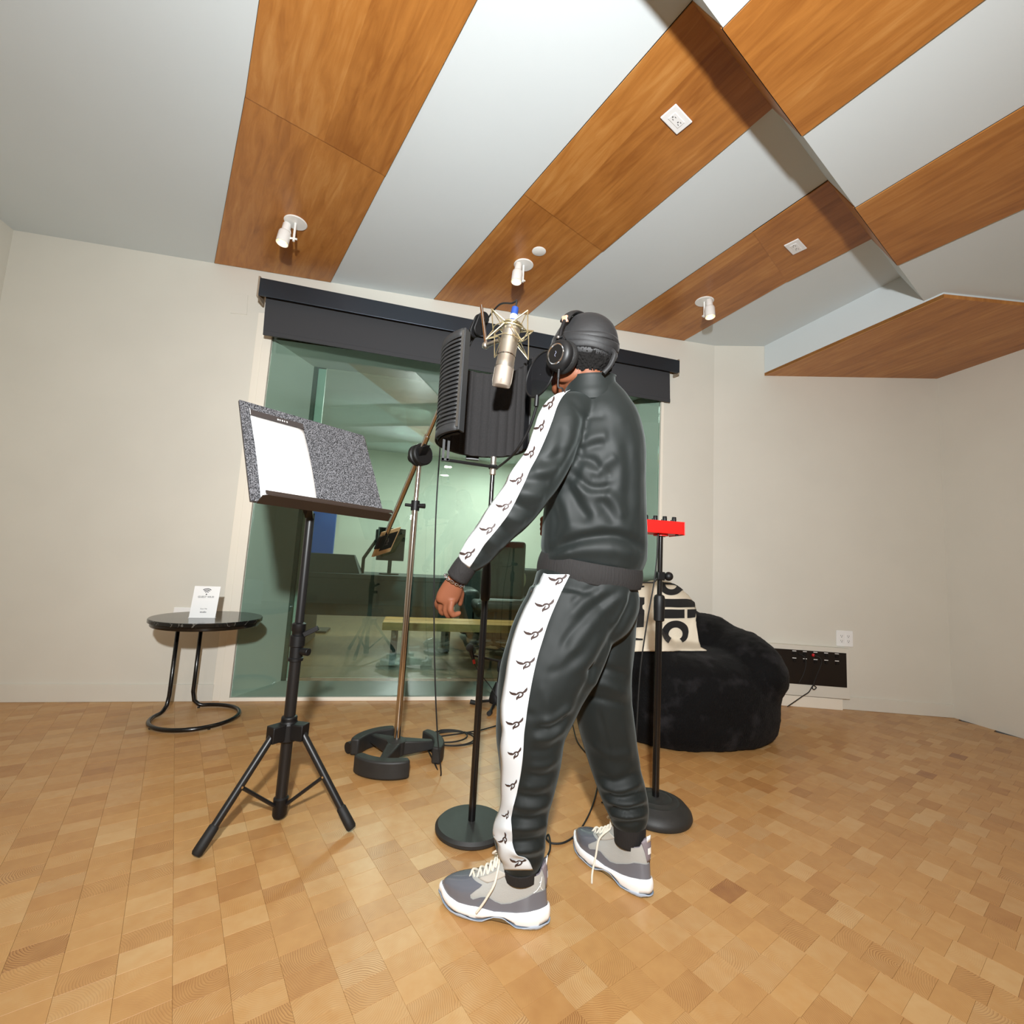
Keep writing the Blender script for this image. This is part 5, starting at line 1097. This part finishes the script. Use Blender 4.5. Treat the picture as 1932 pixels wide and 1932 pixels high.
loft(B, shrink(TORSO[:-2], .74), n=24); loft(B, shrink(SLEEVE, .70), n=20); loft(B, shrink(RSLEEVE, .7), n=20); loft(B, shrink(PELV, .82), n=24); loft(B, shrink(LLEG, .66), n=20); loft(B, shrink(RLEG, .70), n=20)
# left forearm, wrist and hand
loft(B, [(900, 1040, 1.29, 19, .027), (876, 1072, 1.295, 17.5, .025), (862, 1092, 1.298, 17, .021), (852, 1112, 1.30, 21, .019), (843, 1130, 1.302, 21.5, .0175), (840, 1139, 1.303, 18, .014)], n=20, sub=4)
def finger(pts, r0, r1):
    P = smooth_path([(*q_,) for q_ in pts], 5); n = len(P); W = [at(*q_) for q_ in P]
    B.tube(W, [r0+(r1-r0)*i/(n-1) for i in range(n)], n=12); B.ball(W[-1], r1*.98, 12, 8)
    for i in (n//3, 2*n//3): B.ball(W[i], (r0+(r1-r0)*i/(n-1))*1.08, 12, 8)
finger([(853, 1134, 1.288), (850, 1150, 1.283), (855, 1160, 1.287), (866, 1157, 1.297)], .0100, .0078)
finger([(845, 1136, 1.298), (841, 1151, 1.296), (845, 1161, 1.301), (856, 1160, 1.312)], .0100, .0078)
finger([(836, 1134, 1.310), (831, 1147, 1.311), (834, 1156, 1.317), (845, 1156, 1.328)], .0095, .0075)
finger([(829, 1128, 1.320), (824, 1138, 1.323), (827, 1147, 1.330), (836, 1149, 1.338)], .0088, .0068)
finger([(866, 1104, 1.306), (870, 1120, 1.316), (869, 1130, 1.322), (868, 1139, 1.326)], .0105, .0085)
# right hand, loosely closed in front of the chest
loft(B, [(1085, 990, 1.74, 16, .026), (1068, 992, 1.752, 16, .022), (1052, 992, 1.765, 20, .019), (1040, 990, 1.775, 20, .017)], n=16, sub=4)
for i, dy in enumerate((-14, -5, 4, 13)): finger([(1042, 991+dy, 1.775), (1028, 990+dy, 1.785), (1022, 994+dy, 1.800), (1030, 998+dy, 1.81)], .0095, .0075)
finger([(1058, 976, 1.765), (1044, 968, 1.785), (1034, 970, 1.80)], .0105, .0085)
# ankles
B.tube([at(985, 1603, 1.243), at(983, 1641, 1.238), at(981, 1690, 1.23)], [.036, .029, .024], n=18); B.tube([at(1188, 1545, 1.404), at(1188, 1585, 1.398), at(1187, 1630, 1.391)], [.036, .029, .024], n=18)
bme = fused(B, .0040, 3)
body = mesh_obj('body', bme, skinM, person)
for s in (1, -1):
    e = MB().ball(hd(.080, s*.030, -.018), .0125, 16, 12).build('eye', mat('eye_white', (225, 220, 212), .2), body); MB().ball(hd(.0895, s*.031, -.018), .0052, 12, 8).build('iris', mat('iris', (30, 18, 12), .2), body)
# bracelet
B = MB(); wa = (at(852, 1112, 1.30)-at(876, 1072, 1.295)).normalized(); wc = at(857.5, 1095, 1.298); vw = (wc-CAM).normalized(); wu = wa.cross(vw).normalized(); wv = wu.cross(wa)
for i in range(26):
    t = 2*math.pi*i/26; c = wc+wu*(.0315*math.cos(t))+wv*(.027*math.sin(t)); tg = (-wu*math.sin(t)+wv*math.cos(t)).normalized(); nr = (wu*math.cos(t)+wv*math.sin(t))
    a = wa if i % 2 else nr; pts = [c+tg*(.0052*math.cos(q_))+a*(.0032*math.sin(q_)) for q_ in np.linspace(0, 6.283, 11)[:-1]]; B.tube(pts, .0011, n=5, closed=True)
br = B.build('bracelet', mat('silver', (225, 228, 235), .15, metal=1), person); br['kind'] = 'stuff'
# hair at the nape, cropped and curly
rows = []
for v_ in np.linspace(0, 1, 26):
    row = []
    for u_ in np.linspace(-1, 1, 64):
        az = math.pi+u_*1.95; lo = -.165+.080*abs(u_)**1.8; hi = .012; z = hi+(lo-hi)*v_
        s = math.sqrt(max(.34, 1-((z-.008)/.125)**2)); f_, l_ = .0985*s*math.cos(az), .0800*s*math.sin(az)
        row.append(hd(f_-.004, l_, z))
    rows.append(row)
B = MB().grid(rows); me = bpy.data.meshes.new('hair'); me.from_pydata([tuple(v) for v in B.v], [], B.f); me.update(); bm = bmesh.new(); bm.from_mesh(me); bmesh.ops.subdivide_edges(bm, edges=bm.edges, cuts=2, use_grid_fill=True); bm.to_mesh(me); bm.free()
co = coords(me); out_ = co-np.array(HO); out_ /= np.linalg.norm(out_, axis=1)[:, None]; dn = np.abs(vnoise(co*170, 3))*.006+np.abs(vnoise(co*330, 9))*.004; setco(me, co+out_*(dn-.001)[:, None])
hair = mesh_obj('hair', me, mat('hair', (9, 7, 6), .85, spec=.2, bump=.6, bscale=700, bdist=.002), person)
# durag: close cap, wrapped ties and the tail at the back
rows = []
for v_ in np.linspace(0, 1, 30):
    row = []
    for k in range(64):
        az = 2*math.pi*k/64; lo = .006-.030*(.5-.5*math.cos(az)); zt_ = .106; z = zt_+(lo-zt_)*math.sin(v_*math.pi/2)**1.0
        zz_ = min(max((z-.008)/.099, -1), .9999); s = math.sqrt(1-zz_**2)
        row.append(hd(.104*s*math.cos(az), .0835*s*math.sin(az), z))
    rows.append(row)
B = MB().grid(rows, closed=True); B.add([hd(0, 0, .1075)], []); tp = len(B.v)-1
for k in range(64): B.f.append((tp, k, (k+1) % 64)); B.m.append(0)
durM = mat('durag_cloth', (20, 20, 21), .66, sheen=.06, bump=.2, bscale=60, bdist=.004)
dur = B.build('durag', durM, person, angle=180)
for z_f, z_b, rad, wdt in ((.016, -.012, .1055, .011), (.004, -.030, .1062, .010), (.026, .004, .1045, .008), (-.002, -.046, .1040, .009)):
    rows = []
    for v_ in np.linspace(-1, 1, 7):
        row = []
        for k in range(72):
            az = 2*math.pi*k/72; c = .5+.5*math.cos(az); zc = z_b+(z_f-z_b)*c+v_*wdt+.003*math.sin(az*3+z_f*200); bul = .0022*(1-v_*v_)
            s = math.sqrt(max(.05, 1-((zc-.008)/.115)**2)); row.append(hd((rad+bul)*s*math.cos(az), (rad-.0205+bul)*s*math.sin(az), zc))
        rows.append(row)
    MB().grid(rows, closed=True).build('tie', durM, dur, angle=180, solid=.0015)
MB().tube(smooth_path([hd(-.102, .01, -.03), hd(-.112, .014, -.045), hd(-.105, .02, -.075), hd(-.09, .03, -.10)], 6), [.007]*19, n=10).build('tail', durM, dur)

# ---- headphones
hp_ = thing('headphones', 'black over-ear headphones with silver rings worn over the durag', 'headphones', hd(0, 0, .11))
for s in (1, -1):
    ax = (HLf*s+HF*.10*1-HU*.08).normalized(); c = hd(.006, s*.067, -.055)
    cup = MB().lathe([(.030, .012), (.034, .030), (.044, .034), (.046, .040), (.045, .050), (.040, .056), (.034, .059), (.031, .0595), (.001, .0595)], c, ax, n=40).build('ear_cup', 'black_plastic', hp_)
    MB().lathe([(.028, .006), (.043, .008), (.048, .016), (.048, .026), (.043, .034), (.028, .034)], c, ax, n=40).build('ear_pad', mat('pad_leather', (15, 15, 15), .6, bump=.5, bscale=220), hp_)
    B = MB(); x, y, _ = basis(ax); B.tube([c+ax*.0605+(x*math.cos(t)+y*math.sin(t))*.0285 for t in np.linspace(0, 6.2832, 41)[:-1]], .0022, n=8, closed=True); B.build('ring', 'silver', cup)
    MB().lathe([(.001, .060), (.026, .060), (.026, .0607), (.001, .0612)], c, ax, n=32).build('cap', 'black_gloss', cup)
    B = MB(); cc2 = c+ax*.0615
    up_ = (HU-ax*HU.dot(ax)).normalized(); sd_ = up_.cross(ax)
    B.tube([cc2+up_*.008, cc2+up_*.003+sd_*.003, cc2-up_*.003-sd_*.003, cc2-up_*.008], .0007, n=5); B.build('emblem', mat('grey_print', (120, 122, 140), .4), cup)
    top = c+ax*.045+up_*.047
    yk = MB().tube([c+ax*.046+up_*.040+HF*.02, top+up_*.004+HF*.012, top+up_*.006-HF*.012, c+ax*.046+up_*.040-HF*.02], .0042, n=8).build('yoke', 'black_plastic', hp_)
    MB().ball(top+up_*.004+ax*.006, .005, 12, 8).build('hinge', 'silver', yk)
    arm_ = hd(.012, s*.096, .050); MB().tube([top+up_*.004, (top+arm_)/2+HLf*s*.004, arm_], .0058, n=10).build('slider', 'black_plastic', hp_)
    MB().box(arm_+HU*.006-HLf*s*.002, (.018, .010, .020), R=Matrix((HF, HLf, HU)).transposed() @ Matrix.Rotation(-s*.3, 3, 'X')).build('slider_plate', mat('copper_print', (205, 160, 135), .35, metal=.4), hp_, smooth=False, bevel=.002)
rows = []
for t in np.linspace(math.radians(28), math.radians(152), 30):
    cl, cu = math.cos(t)*.105, math.sin(t)*.104+.004
    ctr = hd(.012+.004*math.sin(t), cl, cu); o_ = (HLf*math.cos(t)+HU*math.sin(t)); row = []
    for q_ in range(12):
        a = 2*math.pi*q_/12; row.append(ctr+HF*(.017*math.cos(a))+o_*(.0075*math.sin(a)))
    rows.append(row)
B = MB().grid(rows, closed=True); B.f += [tuple(range(12)), tuple(range(29*12, 30*12))]; B.m += [0, 0]; B.build('headband', 'pad_leather', hp_, angle=60)
c = hd(.006, .067, -.055); dn_ = c+HLf*.045-HU*.048
MB().tube([dn_+HU*.006, dn_-HU*.025], .0042, n=10).build('cable_sleeve', 'black_plastic', hp_)
MB().tube(smooth_path([dn_-HU*.02, dn_-HU*.05-HLf*.004, at(1062, 738, 1.33), at(1050, 790, 1.42), at(1052, 900, 1.52)], 6), .0024, n=8).build('cable', 'black_rubber', hp_)

# ---- shoes
def shoe(heel, fwd, side, label, lace_side, L=.298):
    f = Vector((*fwd, 0)).normalized(); l = Vector((-f.y, f.x, 0)); H = Vector((*heel, 0))   # l = wearer's left
    T = lambda x, y, z: H+f*x+l*y+Vector((0, 0, z))
    Wx = lambda x: np.interp(x/L, (0, .06, .15, .3, .42, .55, .68, .78, .88, .96, 1), (.030, .036, .039, .037, .038, .043, .0475, .048, .043, .033, .022))
    XF = lambda z: L*np.interp(z, (.026, .040, .052, .061, .068, .075, .082, .090, .100, .111, .124, .138, .150, .164), (1.0, .995, .98, .945, .89, .81, .735, .665, .60, .545, .495, .455, .425, .405))
    XB = lambda z: L*np.interp(z, (.026, .05, .09, .12, .16), (.012, .006, .022, .018, .03))
    def S0(th, z, p=2.35):
        xb, xf = XB(z), XF(z); xm, hx = (xb+xf)/2, (xf-xb)/2; c, s = math.cos(th), math.sin(th)
        x = xm+hx*math.copysign(abs(c)**(2/p), c); shr = np.interp(z, (.026, .06, .09, .12, .16), (1.0, .97, .90, .89, .93))
        return Vector((x, Wx(x)*shr*math.copysign(abs(s)**(2/p), s), z))
    def S(th, z, off=0):
        a = S0(th, z)
        if not off: return T(*a), a.x
        dt = S0(th+.03, z)-S0(th-.03, z); dz = S0(th, z+.004)-S0(th, z-.004); n = dt.cross(dz)
        n = n.normalized() if n.length > 1e-9 else Vector((math.cos(th), math.sin(th), 0))
        if n.dot(Vector((math.cos(th), math.sin(th), .3))) < 0: n = -n
        return T(*(a+n*off)), a.x
    sh = MB(); NT = 120
    def top(th):   # collar line: tongue high in front, dip at the ankle, tab at the heel
        c = math.cos(th); return np.interp(c, (-1, -.93, -.75, -.2, .35, .6, 1), (.160, .156, .134, .118, .124, .150, .164))
    ths = [2*math.pi*k/NT for k in range(NT)]; zs = np.linspace(0, 1, 26)
    root = MB().grid([[S(t, .026+(top(t)-.026)*v_)[0] for t in ths] for v_ in zs], closed=True).build('shoe', mat('shoe_mesh', (166, 166, 162), .8, bump=.5, bscale=420, bdist=.0012), person, angle=180, label=label)
    # lining visible inside the collar
    MB().grid([[S(t, top(t)*v_+.0005, -.004)[0] for t in ths] for v_ in (1.0, .9, .75)], closed=True).build('lining', mat('shoe_lining', (120, 112, 122), .85), root, angle=180)
    # patent mudguard
    def zb(x): return np.interp(x/L, (0, .08, .16, .24, .32, .40, .47, .54, .60, .66, .70, .74, .80, 1), (.090, .090, .086, .070, .056, .050, .054, .062, .060, .050, .054, .074, .084, .085))
    rows = []
    for v_ in np.linspace(0, 1, 12):
        row = []
        for t in ths:
            x0 = S(t, .03)[1]; z1 = zb(x0); row.append(S(t, .026+(z1-.026)*v_, .0022)[0])
        rows.append(row)
    MB().grid(rows, closed=True).build('mudguard', mat('patent_grey', (100, 103, 112), .16, coat=.6), root, angle=180)
    # heel tab with the size label
    rows = [[S(math.pi+u_*.62*(1-.75*(1-v_)), .096+(top(math.pi+u_*.5)-.096)*v_, .0024)[0] for u_ in np.linspace(-1, 1, 17)] for v_ in np.linspace(0, 1, 8)]
    MB().grid(rows).build('heel_tab', mat('heel_grey', (126, 118, 124), .6), root, solid=.001, angle=180)
    MB().grid([[S(math.pi+u_*.16, z, .0042)[0] for u_ in np.linspace(-1, 1, 7)] for z in (.118, .134)]).build('heel_print', 'white_plastic', root, angle=180)
    MB().grid([[S(math.pi+u_*.2, z, .003)[0] for u_ in np.linspace(-1, 1, 7)] for z in (.150, .166)]).build('pull_tab', 'white_plastic', root, solid=.002, angle=180)
    # eyestay panels
    for sgn in (1, -1):
        rows = [[S(sgn*th, z, .0018)[0] for th in np.linspace(.50+(z-.09)*6, 1.0+(z-.09)*8, 8)] for z in np.linspace(.090, .124, 10)]
        MB().grid(rows).build('eyestay', mat('shoe_panel', (182, 177, 168), .7), root, solid=.001, angle=180)
    # midsole with arch, and the icy outsole
    def so_(th, e, z, zlift=0):
        c, s = math.cos(th), math.sin(th); p = 2.5; x = L*.5+(L*.5+e)*math.copysign(abs(c)**(2/p), c); y = (Wx(min(max(x, 0), L))+e)*math.copysign(abs(s)**(2/p), s); return x, y
    def stop_(x): return np.interp(x/L, (0, .1, .25, .45, .6, .8, .92, 1), (.052, .046, .036, .030, .036, .033, .036, .046))
    def sbot(x): return np.interp(x/L, (0, .06, .25, .36, .46, .56, .62, .82, .93, 1), (.016, .010, .010, .022, .020, .011, .010, .010, .015, .024))
    rows = []
    for e, v_ in ((.001, 1), (.006, .92), (.0085, .6), (.0085, .3), (.006, .0), (-.004, -.01)):
        rows.append([T(x, y, sbot(x)+(stop_(x)-sbot(x))*v_) for x, y in [so_(t, e, 0) for t in ths]])
    B = MB().grid(rows, closed=True); B.f.append(tuple(range(5*NT, 6*NT))[::-1]); B.m.append(0); B.build('midsole', mat('midsole_white', (238, 238, 238), .35), root, angle=70)
    def gb(x): return np.interp(x/L, (0, .05, .25, .37, .46, .56, .62, .85, .95, 1), (.006, .0, .001, .016, .015, .001, 0, 0, .006, .016))
    rows = []
    for e, v_ in ((.0092, 1.0), (.0096, .75), (.007, .35), (.004, 0)):
        rows.append([T(x, y, gb(x)+(sbot(x)+.003*math.sin(x/L*19)-gb(x))*v_+.0006*(1+math.sin(k*2.1))*(1-v_)) for k, (x, y) in enumerate([so_(t, e, 0) for t in ths])])
    B = MB().grid(rows, closed=True); B.f.append(tuple(range(3*NT, 4*NT))[::-1]); B.m.append(0); B.build('outsole', mat('icy_rubber', (178, 196, 218), .25, coat=.3), root, angle=70)
    # laces
    lc = mat('lace_cotton', (226, 218, 202), .85, bump=.6, bscale=900)
    def vamp(q, y, o=.004):   # point on the throat of the shoe; q 0 toe side, 1 ankle
        z = .083+.060*q; th0 = 0; p0, x0 = S(0, z); w_ = Wx(x0)*.95; return T(x0+.004-abs(y)*abs(y)*6, y, z+o-abs(y)*.55)
    for i in range(7):
        q = i/6; hw = .022-.003*q
        for sg in (1, -1):
            a, c = vamp(q, sg*hw, .001), vamp(min(1, q+.13), -sg*hw*.9, .002); mid = vamp(q+.06, 0, .006+.002*sg)
            MB().tube(smooth_path([a, a.lerp(mid, .5)+Vector((0, 0, .002)), mid, c.lerp(mid, .5)+Vector((0, 0, .002)), c], 4), .0029, n=7).build('lace', lc, root)
    MB().grid([[vamp(q, y, -.002) for y in np.linspace(-.02, .02, 7)] for q in np.linspace(0, 1.35, 10)]).build('tongue', mat('tongue_grey', (150, 146, 140), .8), root, solid=.004, angle=180)
    ls_ = lace_side; e0 = vamp(1.0, ls_*.024, .004)
    if side == 'left': dang = [e0, T(.135, ls_*.052, .105), T(.150, ls_*.058, .075), T(.165, ls_*.060, .05), T(.178, ls_*.062, .032)]
    else: dang = [e0, T(.150, ls_*.052, .105), T(.150, ls_*.066, .06), T(.145, ls_*.085, .02), T(.128, ls_*.105, .005)]
    MB().tube(smooth_path(dang, 6), .0030, n=7).build('lace_end', lc, root)
    b2 = vamp(1.05, 0, .008); MB().tube(smooth_path([e0, b2+l*.02+Vector((0, 0, .014)), b2+l*.012+f*.02+Vector((0, 0, .0)), b2], 6), .0029, n=7).build('lace_loop', lc, root)
    # leaping figure on the outer heel
    sg = 1 if side == 'left' else -1; J = lambda u_, v_: S(sg*(2.5+u_), .106+v_, .0035)[0]
    for pts in ([(0, 0), (.02, .012), (.03, .022)], [(0, 0), (-.10, -.011), (-.20, -.017)], [(0, 0), (.10, -.008), (.2, -.012)], [(.03, .012), (-.05, .008)], [(.01, .0), (.02, .014)]):
        MB().tube([J(*q_) for q_ in pts], .0011, n=5).build('heel_emblem', 'white_plastic', root)
    return T
TL = shoe((.408, 1.262), (-.906, .423), 'left', 'grey high-top sneaker with white midsole, nearer foot', 1)
TR = shoe((.735, 1.318), (-.43, .90), 'right', 'grey high-top sneaker with white midsole, farther foot', 1)
for Tt, nm in ((TL, 'sock'), (TR, 'sock')):
    MB().tube([Tt(.075, 0, .05), Tt(.075, 0, .10), Tt(.075, 0, .15)], [.026, .0315, .0325], n=24).build('sock', mat('sock_knit', (206, 214, 212), .9, bump=.7, bscale=420, stretch=(1, 1, .08)), person)
